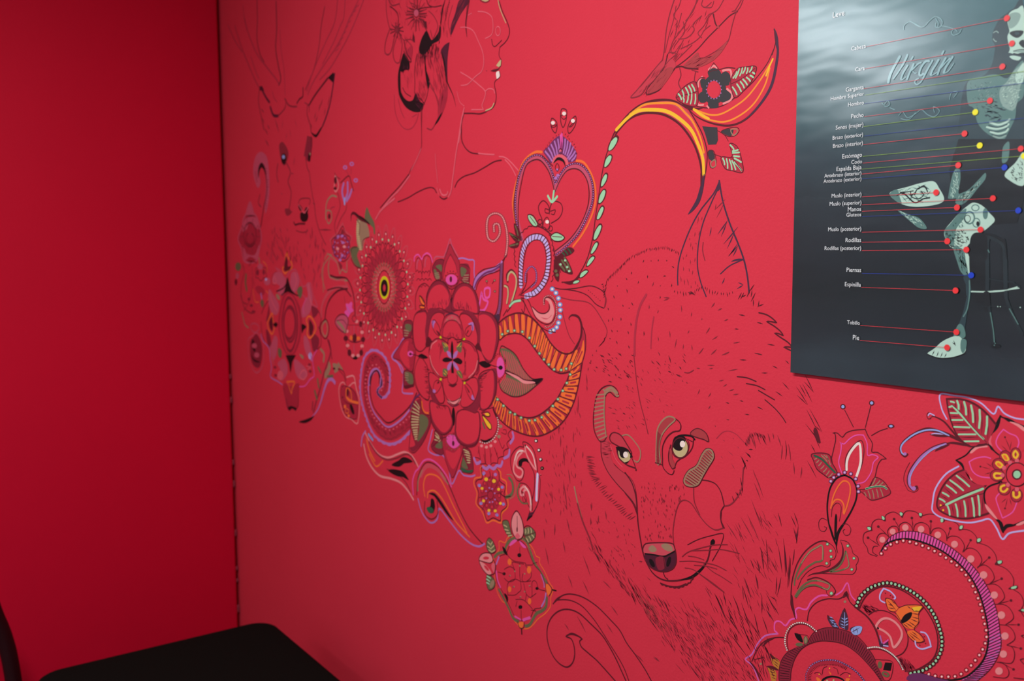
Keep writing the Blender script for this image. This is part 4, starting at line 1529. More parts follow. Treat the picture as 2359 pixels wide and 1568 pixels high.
H r 8 34 len=60 ang=90 jit=.3 760,740 960,800 960,860 780,850
C K 9 740,850 745,720 780,610 850,550 930,560 1000,640 1040,760 1045,890 930,880 860,850
S K 6 n=20 amp=6 745,700 780,610 850,550 930,560 1000,640 1040,760
@ petal | left upper side lobe
V m
F r 330,900 400,860 460,880 440,1240 360,1310 310,1250 300,1050
F c 320,920 400,880 450,900 450,1100 460,1220 400,1310 330,1270 305,1100
C K 9 320,920 400,860 460,890 440,1100 470,1220 390,1320 320,1270 300,1090
S K 6 n=16 amp=6 300,1240 300,1050 330,900 400,850
L K 8 330,850 330,700 370,590 430,550 480,590
F o 375,700 400,710 430,770 425,800 390,770
C K 9 372,695 405,710 435,775 425,800 390,775
F o 380,810 420,810 430,830 390,835
C K 9 375,800 430,810 435,835 385,835
L K 12 380,690 435,780
@ petal | right upper side lobe
V m
F r 1050,900 1120,870 1200,910 1260,1030 1260,1200 1200,1400 1130,1440 1060,1280 1040,1100
F c 1035,940 1100,900 1180,940 1230,1040 1235,1200 1190,1400 1130,1400 1060,1280 1060,1100
C K 9 1040,890 1110,870 1200,910 1260,1030 1262,1200 1200,1400 1150,1440 1060,1290 1050,1100
S K 6 n=24 amp=7 1080,870 1200,905 1262,1020 1262,1200 1210,1400
@ petal | left lower side lobe
V n
F c 330,200 380,120 440,180 470,260 480,420 480,570 400,540 340,420 320,280
H K 6 34 len=50 ang=10 jit=.3 430,200 490,260 480,560 450,480
C K 9 320,260 380,110 450,190 470,280 480,580 400,550 340,430
S K 6 n=14 amp=6 300,240 310,370 340,470 400,560 480,600
L K 8 390,600 400,700 450,745 490,740
L o 16 400,610 410,690 440,735 475,740
@ petal | right lower side lobe
V n
F r 1040,340 1160,260 1240,240 1250,400 1230,560 1160,680 1060,690 1050,500
F c 1060,360 1150,280 1200,260 1215,400 1200,560 1150,670 1070,680 1060,500
H K 6 30 len=50 ang=-20 jit=.3 1040,340 1130,290 1090,420 1060,560
C K 9 1040,340 1160,250 1235,300 1240,430 1220,560 1150,680 1060,690
S K 6 n=22 amp=7 1150,690 1220,560 1240,420 1225,290 1190,230
@ petal | bottom left lobe
V n
F r 490,600 600,640 700,680 740,780 750,880 700,960 620,980 540,900 500,780
F c 500,620 600,650 680,650 720,750 740,850 700,930 640,960 560,880 515,780
H K 6 24 len=50 ang=70 jit=.3 560,640 690,650 680,700 560,680
C K 9 495,600 600,650 700,670 735,780 750,880 700,960 620,980 540,900 500,780
S K 6 n=18 amp=7 730,930 640,985 540,905 500,780 490,640
@ petal | bottom right lobe
V n
F r 780,860 800,720 900,720 1040,720 1060,900 1020,1090 920,1130 820,1080 770,960
F c 790,900 800,760 860,710 1000,730 1040,740 1050,900 1020,1040 920,1090 830,1040 785,960
C K 9 780,900 800,740 880,700 1000,740 1040,730 1060,900 1020,1070 920,1110 820,1060
S K 6 n=20 amp=7 1060,900 1020,1080 920,1120 820,1070 770,960
@ inner_petal
V m
F r 470,860 540,830 640,860 660,900 600,880 540,920 500,1000 470,1180 520,1210 460,1250 440,1100
F c 490,1000 530,910 600,880 650,930 640,1060 600,1190 530,1200 475,1180
C K 9 470,1180 490,1000 530,905 600,878 655,920 640,1060 600,1180 500,1210
F K 470,1150 520,1220 470,1270 440,1250
F v 515,970 555,980 540,1010 530,1070 515,1020
C K 9 540,960 600,1050 600,1140 545,1100 520,1020
F K 560,1080 600,1110 595,1140
D Y 15 615,1160
@ inner_petal
V m
F r 830,900 900,850 990,900 1050,1000 1060,1150 1050,1270 1010,1270 1000,1100 960,960 880,900
F c 830,940 880,900 950,940 1000,1050 1030,1180 1010,1270 950,1210 880,1150
C K 9 825,930 880,895 950,930 1010,1040 1030,1180 1010,1275 940,1210 860,1180
F K 1000,1270 1040,1220 1080,1320 1050,1310
F v 920,1010 980,990 985,1080 960,1080 960,1030
C K 9 960,1020 900,1060 890,1120 930,1150 970,1080
F K 895,1140 920,1080 930,1090
D Y 15 875,1178
@ inner_petal
V n
F r 470,280 520,400 590,580 650,630 540,620 490,500
F c 490,290 540,300 620,370 640,500 650,600 600,620 530,500 490,400
C K 9 490,280 600,350 635,450 655,600 600,625 530,500 480,400
C K 8 545,390 600,370 620,430 560,520 530,480
F v 530,470 560,490 545,515 525,500
F K 570,410 590,375 600,400
D Y 15 615,360
@ inner_petal
V n
F r 1030,340 1060,460 1060,620 1000,730 900,700 860,690 960,640 1030,500
F c 880,400 1000,340 1030,400 1030,500 980,620 900,670 840,650 850,520
C K 9 870,390 1000,340 1035,420 1030,520 980,620 900,675 840,650 850,520
C K 9 890,400 960,470 990,590 950,580 900,480
F v 970,530 995,590 960,580
F K 895,430 940,500 930,510
D Y 15 880,400
@ core_petals
V m
F R 625,1040 660,930 740,895 820,930 860,1050 850,1180 740,1170 630,1180
F u 650,1000 680,940 740,905 800,930 840,1010 800,990 740,960 680,980
F c 650,1060 690,990 740,975 800,1000 840,1080 840,1180 740,1170 650,1160
C K 8 625,1150 625,1040 660,930 740,895 820,930 860,1050 860,1180
L S 10 670,910 740,888 810,915
L K 7 640,1050 680,985 740,965 800,985 850,1070
D e 8 740,935 685,960 780,960
H r 8 30 len=40 ang=90 jit=.3 670,1130 740,1110 820,1130 820,1180 670,1180
V n
F c 640,340 850,340 870,440 840,560 790,640 720,640 670,560 640,440
L s 26 700,600 750,628 800,615 830,580
L K 8 640,340 640,450 680,570 740,640 800,630 850,520 865,370
L K 8 680,580 750,610 830,570
L S 9 690,620 750,665 820,640
@ core_ring
V m
F R 490,1320 500,1230 560,1180 640,1180 700,1240 740,1350 730,1568 560,1568 500,1480
F c 500,1330 510,1240 560,1195 620,1200 600,1300 600,1420 640,1568 560,1568 510,1470
F R 870,1200 950,1220 1010,1290 1040,1400 1030,1568 830,1568 900,1450 880,1300
F c 870,1210 940,1240 1000,1310 1020,1430 1000,1568 900,1568 920,1450 890,1300
L K 9 500,1230 480,1330 500,1480 540,1568
L K 9 500,1225 560,1175 620,1180 700,1230
L K 9 800,1220 870,1195 950,1215 1015,1290 1045,1420 1030,1540
L K 7 870,1210 950,1240 1000,1320 1015,1430 990,1568
L s 7 500,1350 510,1250 570,1195
H K 6 60 len=36 ang=70 jit=.4 580,1230 640,1240 600,1350 620,1520 570,1500 560,1350
H K 6 50 len=36 ang=100 jit=.4 860,1260 900,1300 920,1450 880,1560 860,1540 890,1430
V n
F c 480,80 520,0 600,0 600,180 660,300 600,340 520,250
F c 860,360 900,340 900,200 900,60 1020,60 1020,200 960,310
L K 9 490,80 510,200 570,300 640,345 700,330
L K 9 1035,130 1030,230 980,320 900,380 850,370
L s 7 490,90 520,210 590,310
L s 7 1030,150 1000,260 930,340
B K 7 n=16 1010,10 1040,110 1040,230 1020,310
@ core_blossom
V m
F c 640,1300 700,1240 740,1160 800,1220 870,1290 880,1400 860,1568 640,1568 600,1430
L K 8 690,1230 700,1180 740,1160 790,1180 800,1230
F G 630,1210 680,1240 700,1290 660,1330 640,1270
F G 850,1210 790,1270 800,1300 840,1320 850,1270
M y 8 640,1220,690,1280 660,1220,700,1270 645,1260,690,1310 840,1220,790,1280 850,1250,800,1300
T k 42 742,1200 742,1300 742,1400
F k 632,1410 680,1385 750,1415 690,1440 645,1435
F k 750,1415 810,1390 860,1430 840,1465 790,1450
F v 680,1315 710,1320 740,1360 738,1395 700,1375
F v 808,1315 780,1320 752,1370 752,1400 790,1380
F v 690,1530 690,1480 735,1430 735,1470 715,1525
F v 755,1430 790,1460 820,1520 800,1530 760,1480
V n
T k 42 745,170 747,260 750,345
T k 34 745,0 742,60 745,140
F G 640,240 690,250 680,320 640,320
F G 790,270 840,270 860,350 820,330
M y 8 650,250,690,300 640,280,680,320 800,260,850,330 820,280,860,350
E c 0 745,350 55,60
L K 8 690,320 700,390 750,420 800,380 800,320
T K 22 700,420 750,435 800,410
F G 640,20 660,0 700,0 690,40
F G 790,0 850,0 840,60 800,30
# grand_mandala_leaf | striped olive leaf tucked behind the grand mandala's top left petal | wall leaf
V m
F r 520,370 570,300 650,290 640,400 620,510 560,500 530,440
F G 555,360 620,340 625,420 600,400
F G 535,400 560,400 600,490 560,500
M e 13 545,440,590,430 548,460,595,450 555,480,600,470 560,495,600,490
C K 9 520,370 570,290 650,290 630,400 620,510 560,510 530,440
L K 8 560,370 620,450
# grand_mandala_leaf | striped olive leaf tucked behind the grand mandala's top right petal | wall leaf
V m
F r 840,350 920,330 935,400 930,560 880,540 830,500
F G 840,370 900,390 900,430 850,480
M e 15 880,460,930,455 870,490,925,485 860,510,920,510 860,530,930,545
C K 9 835,340 935,370 940,450 930,560 860,530 830,500
# grand_mandala_leaf | small grey leaf at the grand mandala's upper left, against the sunburst | wall leaf
V m
F r 210,980 290,980 290,1130 260,1170 200,1160 190,1060
F G 220,1010 280,1020 280,1080 250,1100 210,1050
M e 16 200,1080,250,1090 205,1110,250,1115 205,1140,240,1140
C K 8 210,975 290,980 285,1110 250,1170 195,1160 190,1050
# grand_mandala_leaf | small grey leaf at the grand mandala's lower left, inside the lilac outline | wall leaf
V n
F r 200,270 290,270 310,400 300,440 200,460
F G 210,280 290,300 300,410 240,400
M e 13 210,285,250,300 210,310,250,320 210,340,245,345 215,370,250,370
C K 8 200,265 290,270 310,420 210,460 195,370
L K 22 205,445 305,430
# grand_mandala_leaf | long ribbed olive leaf curling below the grand mandala, beside the paisley | wall leaf
V n
F r 300,640 380,580 400,650 420,740 480,770 500,850 440,1020 380,1110 300,1180 260,1130 300,1120 330,1080 290,960 280,800
F G 380,760 460,790 470,880 400,1010 350,1060 370,920
M t 17 330,610,375,680 310,640,370,700 290,680,370,730 280,720,370,760 275,770,365,790 275,805,365,815 280,840,360,840 285,875,360,870 290,905,355,900 300,935,350,930 305,960,350,955 310,985,350,980 320,1010,345,1005 325,1035,345,1030
C K 9 300,640 380,570 420,740 490,770 500,860 440,1020 380,1120 310,1190 260,1160 260,1090
L K 9 330,1090 290,960 275,800 300,640
# grand_mandala_leaf | ribbed grey leaf under the bottom left lobe of the grand mandala | wall leaf
V n
F r 550,940 630,1000 640,1100 640,1200 560,1190 510,1120 540,1030
F G 580,1080 635,1060 635,1130 590,1140 550,1120
M t 14 555,960,595,1010 550,990,600,1030 560,1010,610,1050 545,1040,600,1060
C K 9 550,935 640,1010 640,1200 560,1190 505,1120 540,1030
L K 8 520,1120 630,1010
# grand_mandala_leaf | ribbed leaf standing right of the grand mandala's lower spike | wall leaf
V n
F r 870,1140 940,1160 970,1260 980,1400 900,1410 830,1390 860,1250
F G 865,1240 910,1330 920,1370 850,1340
M t 15 870,1150,930,1180 880,1180,940,1200 885,1210,945,1225 900,1240,945,1250 905,1270,945,1275 910,1300,945,1300
F d 840,1350 920,1385 980,1380 960,1410 870,1405
C K 9 870,1140 950,1170 980,1400 880,1410 835,1380 860,1250
L K 8 880,1170 930,1370
# shell_fan | scalloped fan of petals with lilac tips and bead string, right below the grand mandala | wall drawing
V n
L K 9 1050,700 1160,690 1220,680 1250,760 1250,900 1210,1000 1130,1050 1070,1040
T k 20 1060,1040 1120,1060 1200,1020
T k 22 1200,690 1230,750 1240,800
B K 13 n=19 1240,740 1265,850 1255,950 1210,1030 1130,1080 1060,1065
B w 7 n=19 1240,740 1265,850 1255,950 1210,1030 1130,1080 1060,1065
F y 1085,780 1110,790 1175,870 1180,920 1140,890
C K 11 1080,770 1115,790 1180,870 1180,925 1140,900
F y 1110,745 1150,740 1165,770 1130,770
C K 12 1075,740 1150,730 1170,770 1130,780
L G 20 1090,850 1110,910
D s 17 1075,1110 1130,1125 1180,1110 1228,1062
D e 20 1290,890 1270,1005
S K 9 n=7 amp=-34 1410,930 1400,1060 1370,1160 1310,1250 1240,1320 1160,1350 1080,1330 990,1240
L v 26 1425,960 1435,1020 1400,1080
L v 26 1390,1160 1380,1220 1330,1250
L v 26 1310,1290 1290,1340 1250,1330
L v 28 1240,1340 1210,1370 1170,1345
L v 28 1160,1340 1130,1370 1090,1345
L v 26 1060,1290 1020,1310 990,1250
L K 7 1300,960 1350,980 1350,930 1320,930
L K 7 1260,1020 1310,1140 1330,1100
L K 7 1220,1130 1260,1250 1240,1190
L K 7 1170,1140 1180,1300
L K 7 1110,1140 1120,1310 1100,1210
L K 7 1040,1120 1060,1260 
M K 8 1040,1150,1035,1210 1110,1190,1120,1230 1190,1190,1180,1240 1250,1180,1245,1220
# wolf_drawing | large ink drawing of a wolf's head with pale green eyes looking out from the wall | wall drawing
@ ear
V s
L S 14 1108,70 1060,170 950,310 870,450 800,620 760,760 750,880 752,955
L S 13 1105,110 1040,250 970,420 930,600 920,780 945,920 995,1055
L S 15 1108,60 1140,240 1200,430 1270,600 1320,740 1350,880 1365,1020
T S 30 1108,60 1108,110 1095,150
M m 11 1160,220,1070,310 1150,250,1085,380 1080,260,1070,310 
M S 13 1180,400,1095,520 1175,410,1125,540 1270,455,1145,605 1240,500,1175,645 1275,610,1185,710 1265,630,1225,710 1265,600,1190,710
T S 16 1325,735 1260,740 1210,755
L S 11 1320,735 1200,790 1120,860
M S 12 1040,460,1025,535 1155,895,1130,950 1270,935,1315,955 1315,955,1260,990
L m 10 970,590 965,660 985,745
M m 9 930,370,920,430 960,370,955,400 900,500,895,540 940,490,930,530 855,550,850,570 865,590,860,630 875,620,880,660 905,590,910,610 795,710,800,740 830,690,820,720 860,740,858,780 900,720,895,760 800,800,800,835 848,810,850,845 880,830,875,870 775,880,780,930 805,905,810,955 830,900,845,960 865,960,865,985 900,920,905,955 920,950,925,975
@ forehead_fur | stuff
V s
U K 8 n=34 len=34 ang=95 jit=.25 125,1010 150,900 210,840 260,790 330,720
U K 8 n=34 len=32 ang=98 jit=.2 330,720 400,680 480,645 560,632 640,620 700,640 760,670
U K 9 n=9 len=26 ang=140 jit=.3 110,950 125,1000 130,1050
L m 9 125,1020 130,1080 120,1150
M K 12 460,740,450,765 520,745,522,755 585,735,580,755 655,740,656,755 700,795,720,810 355,840,350,865 305,895,315,915 415,920,408,945 490,870,490,900 625,880,650,878 230,960,232,970 310,990,318,1025 198,1045,205,1075 275,1125,282,1145 350,1105,368,1135 335,1150,330,1160 600,1050,598,1075 150,1150,155,1175 700,945,695,975 155,1250,155,1275 190,1235,190,1265 262,1235,262,1265 345,1280,350,1310 180,1340,188,1365 230,1345,230,1360 460,1355,460,1395 320,1350,328,1380 165,1410,170,1425 220,1435,232,1465 325,1475,335,1505
M m 12 545,930,530,970 600,955,600,970 505,1125,503,1165 585,1170,575,1200 630,1090,680,1070 630,1065,680,1065 780,1130,785,1190 870,1190,865,1230 1065,1110,1040,1150 1130,1155,1095,1175 960,1240,955,1260 1185,1250,1150,1265 1280,1210,1330,1220 1435,1280,1485,1292 1240,1335,1275,1335 1025,1320,995,1375 850,1345,835,1375 680,1350,685,1410 1095,1395,1050,1425 740,1420,725,1500 1285,1445,1230,1455 800,1465,795,1510 870,1470,875,1520 975,1495,930,1550 1085,1510,1040,1555 1195,1530,1130,1560 1520,1465,1585,1475 1415,1540,1475,1560 580,1400,585,1440 580,1530,600,1568
L n 20 480,1040 430,1130 400,1240 385,1360 380,1460 380,1560
L n 14 545,1230 530,1330 522,1440 520,1500
M K 20 840,1020,880,1035 855,1010,900,1045
U K 9 n=22 len=38 ang=95 jit=.35 725,1000 860,1010 960,960 1030,990 1120,1020 1220,1010
M K 12 1270,1080,1300,1020 1290,1080,1320,1020 1300,1060,1340,1040 1360,1020,1410,950 1390,1000,1380,1060 1380,1100,1420,1020 1400,1140,1400,1080 1440,1150,1450,1090 1440,1140,1490,1120 1345,1060,1370,1000
L K 14 1450,1195 1510,1210 1560,1240 1598,1278 1560,1272 1520,1272 1580,1310 1630,1350 1655,1388 1620,1375 1588,1372 1640,1410 1700,1450 1732,1490 1700,1488 1668,1492 1730,1522
@ brow_fur | stuff
V v
M K 11 365,230,412,240 515,292,560,306 330,345,358,350 600,470,655,482 490,545,555,558 370,600,425,602 640,650,680,670 550,708,600,708 745,605,775,635 720,785,775,845 665,860,722,900 512,985,560,1008 410,1045,450,1052 370,935,400,942 255,950,285,958
L K 11 350,738 430,748 505,778
L K 11 425,795 510,812 578,845
L K 11 525,852 590,890 655,928
L K 10 578,928 660,1000 720,1070 748,1115
M m 11 145,165,165,130 195,190,225,178 245,280,272,265 95,380,125,340 145,435,190,405 320,465,372,452 35,555,70,505 135,555,182,512 222,562,285,540 105,645,165,645 120,675,150,668 15,668,45,672 275,692,355,675 200,775,240,765 235,820,265,800 285,855,325,840 315,888,360,880 25,885,42,840 112,905,135,870 112,1005,130,975 260,1090,285,1092 165,1140,175,1150
L n 8 180,1245 230,1195 280,1185 340,1210 390,1260 430,1300
M n 9 230,1255,250,1270 310,1240,325,1250 350,1310,365,1330 275,1350,320,1390 215,1390,230,1410 300,1450,330,1500 480,1500,495,1560
@ ruff | stuff
V v
M K 10 905,720,978,870 900,780,975,865 835,820,930,970 840,890,925,970 885,795,965,950 862,805,915,900 920,1010,1000,1170 945,1005,1048,1195 910,1125,1030,1280 985,1180,1035,1280 975,1200,1030,1330 955,1295,990,1360 925,1430,1000,1568 985,1140,1040,1190
F K 975,1180 1000,1160 1035,1280 1005,1270
V u
M K 11 960,440,930,440 920,470,945,500 905,460,945,505 870,490,905,570 880,500,915,590 910,520,925,530 865,650,885,760 875,690,885,770 860,740,875,790 830,760,860,810 805,790,820,840 840,760,850,800 780,860,800,850 890,600,905,540
L m 12 750,868 800,850 850,790 880,720 885,650 890,580
U m 9 n=26 len=44 ang=65 jit=.3 900,390 930,330 980,310 1045,330
V v
M m 12 450,1190,490,1310 500,1190,540,1290 545,1210,580,1290 555,1230,590,1300 600,1200,620,1280 640,1200,650,1250 680,1220,710,1310 720,1300,710,1420 745,1260,755,1370 770,1290,790,1430 755,1330,745,1420 810,1440,820,1540 880,1480,870,1568 420,1250,450,1300 480,1230,500,1330
V u
M m 10 965,600,1040,800 970,690,1020,820 950,820,1030,1040 980,900,1045,1040 870,950,960,1110 920,930,1010,1130 760,990,850,1130 830,1000,900,1140 1020,1190,1040,1340 945,1270,970,1340 990,1270,1010,1370 980,1390,1000,1500 890,1400,950,1568 880,1470,890,1568 820,1150,860,1260 600,1480,650,1568 560,1380,760,1530 740,1520,745,1568 
V x
M K 12 1260,0,1295,130 1380,30,1430,140 1410,0,1450,120 1150,250,1170,530 1105,340,1130,530 1265,320,1300,560 1310,240,1350,600 1005,440,1040,530 1070,450,1095,570 1050,570,1080,710 950,610,1010,790 930,680,990,890 1250,600,1240,760 1290,600,1255,770 1405,140,1440,290 1450,120,1430,290 1415,340,1395,490 1370,400,1350,700 1380,420,1360,690 1320,300,1330,600
M K 13 1110,790,1110,940 1150,840,1180,930 1200,840,1270,955 1150,900,1225,1020 1190,780,1250,820 1150,750,1240,930 685,790,790,1030 750,740,780,870 790,880,830,1020 840,770,910,940 920,840,1010,1110 1040,940,1080,1130 1115,970,1170,1130 800,1110,985,1355 900,970,1000,1230 1000,1010,1110,1190 780,950,900,1120
M j 16 1320,300,1340,560 1425,170,1440,270 1150,900,1190,980
H K 8 70 len=110 ang=64 jit=.12 560,700 760,760 900,900 1100,1100 1180,1300 1020,1300 900,1200 700,1000
H m 8 80 len=100 ang=62 jit=.2 800,60 1250,0 1300,700 1200,900 1000,900 860,600
V x
H K 7 150 len=70 ang=56 jit=.2 10,720 320,930 520,880 760,1120 960,1400 1080,1560 560,1568 380,1400 160,1130
H m 8 240 len=80 ang=58 jit=.25 0,680 300,860 520,850 800,1100 980,1380 1120,1568 560,1568 380,1400 160,1130
H n 10 120 len=90 ang=60 jit=.2 40,900 320,930 600,980 860,1300 900,1568 560,1568 380,1400 160,1130
M K 13 40,960,150,1110 140,780,210,900 190,810,260,960 240,1200,300,1290 450,1440,540,1560 1100,1290,1130,1500 1150,1270,1210,1420
H K 8 30 len=100 ang=70 jit=.15 960,1380 1180,1180 1240,1500 1100,1568
V x
M m 8 100,1350,160,1390 300,1400,390,1500 170,1180,210,1250 350,790,380,840 40,600,80,640
@ cheek_fur | stuff
V t
H m 9 70 len=55 ang=78 ang2=84 jit=.3 200,640 420,520 440,960 440,1568 60,1568 120,900
M m 13 530,60,525,80 515,110,508,140 490,180,485,210 470,240,480,340 475,340,478,390 400,440,395,600 565,20,560,40 220,720,225,780 240,800,238,900 265,900,275,1070 150,790,145,840 440,940,438,1000 310,1100,325,1230 375,1130,370,1180 520,1400,518,1470 230,690,225,740 265,1200,300,1470 160,1300,165,1410 430,1520,440,1568
L e 13 365,1260 395,1400 440,1568
H K 9 34 len=36 ang=40 jit=.35 500,20 900,60 880,300 760,280 500,200
H m 9 60 len=34 ang=50 jit=.4 760,300 1080,120 1380,60 1400,400 1200,560 1060,700 900,800 780,760 700,600
M K 12 595,65,615,85 665,50,690,75 770,50,790,80 860,120,872,145 750,185,765,215 730,235,742,260 835,240,860,280 672,305,705,312 800,590,825,605 555,175,575,185 1215,70,1235,140 1345,105,1370,140 1100,120,1145,170 1310,170,1330,200 1280,240,1320,265 1210,215,1240,225
L m 10 1360,225 1400,228 1440,205
L m 9 900,60 915,200 930,330 960,500 1000,650 1030,780
M m 9 740,655,775,670 750,725,780,740 670,540,705,550 700,590,740,600 900,690,930,740 830,700,850,740 870,600,900,640 890,500,920,540
U m 9 n=18 len=70 ang=8 jit=.15 470,980 480,1060 490,1130 520,1180
U m 9 n=22 len=70 ang=-30 jit=.2 520,1200 580,1280 640,1350 720,1420 780,1500 860,1560
V w
L m 16 385,0 410,90 440,180 490,300 520,400
M m 14 270,0,290,50 290,130,315,250 320,240,330,280 100,390,130,540 185,180,180,280 85,220,95,310 255,330,275,430 435,460,500,640 300,630,340,740 430,680,485,800 610,680,680,750 500,0,510,60 500,120,500,190 570,100,565,180 630,60,640,140 680,900,745,990 380,990,460,1140 270,1060,310,1120 640,1060,700,1150 1060,1350,1110,1395 900,1330,970,1400 930,510,960,510
H m 9 60 len=90 ang=62 jit=.15 460,240 540,280 640,500 860,640 960,800 1060,960 940,900 780,720 640,540 500,420
H K 11 40 len=100 ang=60 jit=.15 480,280 560,400 700,580 900,760 1060,940 1200,1200 1120,1120 960,960 740,700 560,480
H x 10 30 len=120 ang=60 jit=.15 860,740 1040,860 1240,1060 1260,1200 1130,1130 980,980
H m 9 40 len=36 ang=65 jit=.4 480,120 900,200 900,560 700,540 540,330
@ muzzle
V t
L K 10 720,1050 780,1110 870,1180 910,1260 930,1400 935,1568
F f 650,820 680,860 690,960 720,1050 780,1110 870,1180 910,1260 925,1400 930,1450 850,1340 740,1220 660,1110 615,980 610,850
H m 7 20 len=60 ang=0 jit=.2 610,830 680,850 690,1000 640,1000
L K 10 605,860 610,980 660,1110 740,1220 850,1340 910,1420 935,1500
V u
L K 12 0,615 50,690 80,790 90,900 100,1020 130,1200 150,1260
L K 9 0,770 60,850 90,930
H m 8 90 len=30 ang=86 jit=.3 110,680 500,720 380,880 360,1110 140,1120
L m 9 365,1150 360,1050 380,920 410,840 450,822 500,850 560,940 620,1010 680,1045 740,1030
L m 9 515,725 520,830 560,930
L K 9 560,670 620,675 680,700 720,760 745,860
L K 10 745,865 720,910 720,970 745,1030
V x
L K 10 735,0 730,80 750,140
L K 8 420,300 520,250 640,215 750,198 730,300 690,380 650,450
@ nose | wine-coloured nose with two tan highlights
V u
F u 140,1180 180,1148 340,1145 370,1180 375,1220 280,1240 150,1220
F e 175,1185 205,1160 238,1190 228,1210 195,1212
F e 272,1160 310,1146 350,1170 358,1205 320,1205 285,1185
F j 148,1222 200,1230 290,1245 375,1210 382,1270 370,1320 310,1355 240,1350 190,1320 160,1280
L k 10 150,1225 210,1232 290,1245 340,1225 375,1205
C K 10 140,1165 180,1145 340,1145 372,1180 385,1270 365,1330 310,1358 240,1352 185,1320 150,1270 135,1210
F r 230,1260 290,1250 300,1330 250,1345
E k 0 202,1295 16,36 rot=-28
E k 0 328,1285 15,40 rot=16
L K 8 290,1250 300,1340
@ mouth
V u
L K 12 150,1270 200,1360 260,1410 330,1428 420,1422 500,1395 570,1340 620,1270 640,1180 655,1130
T k 18 420,1422 500,1400 570,1345 615,1290
E k 0 658,1140 16,26 rot=15
L K 9 285,1360 300,1400 320,1415
S K 8 n=9 amp=8 510,1395 480,1440 400,1475 320,1465 265,1445
L K 9 265,1445 330,1468 400,1472 460,1450
@ whisker
V x
L m 9 370,410 430,365 560,325 680,300 790,298
L m 9 470,355 600,350 740,345 900,380
L m 9 345,455 460,452 560,465 680,490 780,540
L m 8 425,405 500,415 570,440
L m 8 395,515 470,530 560,590 660,660 760,740
L m 8 480,490 600,500 690,525
L m 8 560,465 640,540 740,600 830,660
@ eye
V t
F f 690,810 720,770 780,780 820,840 860,920 760,890 700,840
C K 12 685,800 720,768 780,790 830,860 880,960 760,890 695,850
F k 745,900 770,905 840,920 880,970 860,1020 830,1050 780,1020 750,960
F t 765,930 800,1000 860,990 870,1010 830,1035 790,1015 765,970
E t 0 818,975 52,62
E k 0 810,950 38,50
E w 0 828,968 22,28
L k 14 745,905 800,905 850,930 885,985
L K 13 750,930 770,1000 840,1060 915,1090 920,1110
L K 8 880,990 905,1050 920,1100
L e 10 800,795 850,790 910,850 960,930 955,1010 930,1035 905,1020
L h 5 690,880 740,1010 800,1080
@ eye
V t
E t 0 1322,905 68,88
F k 1250,880 1270,810 1330,795 1370,820 1355,880 1330,930 1280,925
E w 0 1342,872 24,30
L k 14 1250,890 1290,810 1350,792 1420,800 1450,830
L K 10 1250,880 1245,930 1270,980 1330,1000 1390,960 1430,900 1440,830
Q K 10 1322,905 70,90
L K 9 1330,1000 1290,1030 1270,1080
L K 8 1375,820 1400,870 1390,940
L K 8 1390,830 1430,850
L K 11 1160,1010 1160,900 1200,810 1260,760 1315,750 1325,700 1300,660 1260,635
L K 9 1160,1000 1165,1080 1210,1135 1250,1145 1265,1110
L K 10 1235,880 1215,960 1220,1040 1250,1095 1275,1080
F x 1225,920 1245,930 1250,1000 1275,1060 1255,1090 1230,1040
F x 1105,870 1115,740 1160,660 1220,625 1275,650 1220,710 1160,790 1130,900 1140,1040 1105,1040
C e 12 1105,870 1115,740 1160,660 1220,622 1275,650 1215,710 1155,790 1130,900 1140,1040 1105,1040
R K 5 n=26 1105,1040 1105,880 1115,760 | 1135,1040 1130,920 1150,800
L K 10 1095,1040 1155,1058
V u
F x 490,325 520,292 560,285 610,320 630,385 590,360 540,350 510,335
C K 8 490,325 520,290 560,285 610,320 628,380 590,365 540,350
@ striped_mark | olive striped mark above the left eye
V t
C K 10 765,440 740,370 680,342 610,370 565,440 545,540 535,660 550,770 600,850 650,820 640,700 630,560 640,450 680,400 730,440
F f 600,400 640,360 700,350 750,390 760,440 730,430 680,395 640,440 630,540 640,700 650,810 600,840 555,760 545,620 560,480
R e 9 n=12 565,430 550,520 545,640 555,740 590,830 | 650,420 635,500 632,620 640,720 660,800
L e 12 640,420 680,392 720,400 745,438 765,435
L e 12 625,380 640,400 635,500 635,640 650,790
L e 22 650,385 700,365 750,410
@ striped_mark | olive striped bar under the right eye
V u
F x 445,660 480,600 540,560 580,480 610,440 650,450 662,500 620,570 580,640 550,700 500,715 455,700
C e 13 445,660 480,605 540,565 580,480 615,440 650,450 662,500 620,570 580,640 550,700 500,716 455,700
R e 9 n=15 450,660 480,605 540,565 580,480 610,445 | 530,712 560,680 590,620 630,560 660,490
R K 5 n=15 455,672 486,610 546,570 586,488 616,450 | 520,716 552,690 585,630 625,570 660,500
C K 6 438,665 475,598 535,558 575,475 612,433 656,444 670,502 625,580 585,650 552,708 500,724 448,708
# wavy_stems | plain ink outline of a curled plant stem rising from the bottom edge below the wolf | wall drawing
V w
L K 12 170,885 210,840 270,805 340,800 440,830 560,910 680,1030 760,1120 820,1230 900,1340 980,1460 1040,1568
L K 10 190,855 260,848 340,860 430,910 520,1010 590,1110 670,1240 740,1350 800,1460 840,1568
L K 12 720,1568 660,1500 560,1390 480,1320 420,1265 405,1215 425,1195 380,1165 320,1155 285,1175 330,1195 355,1260 360,1340 340,1410 290,1445 220,1410 160,1330 120,1210 120,1090 160,1000 230,945 310,935 400,970 500,1060 600,1160 660,1250 720,1360 780,1490 815,1568
T K 16 285,1175 330,1150 390,1170 425,1200
T K 16 170,885 200,850 250,812
# tulip_bud | pink-lined tulip with an orange teardrop base, three antennae and two leaves, below the poster | wall flower
@ petals
V y
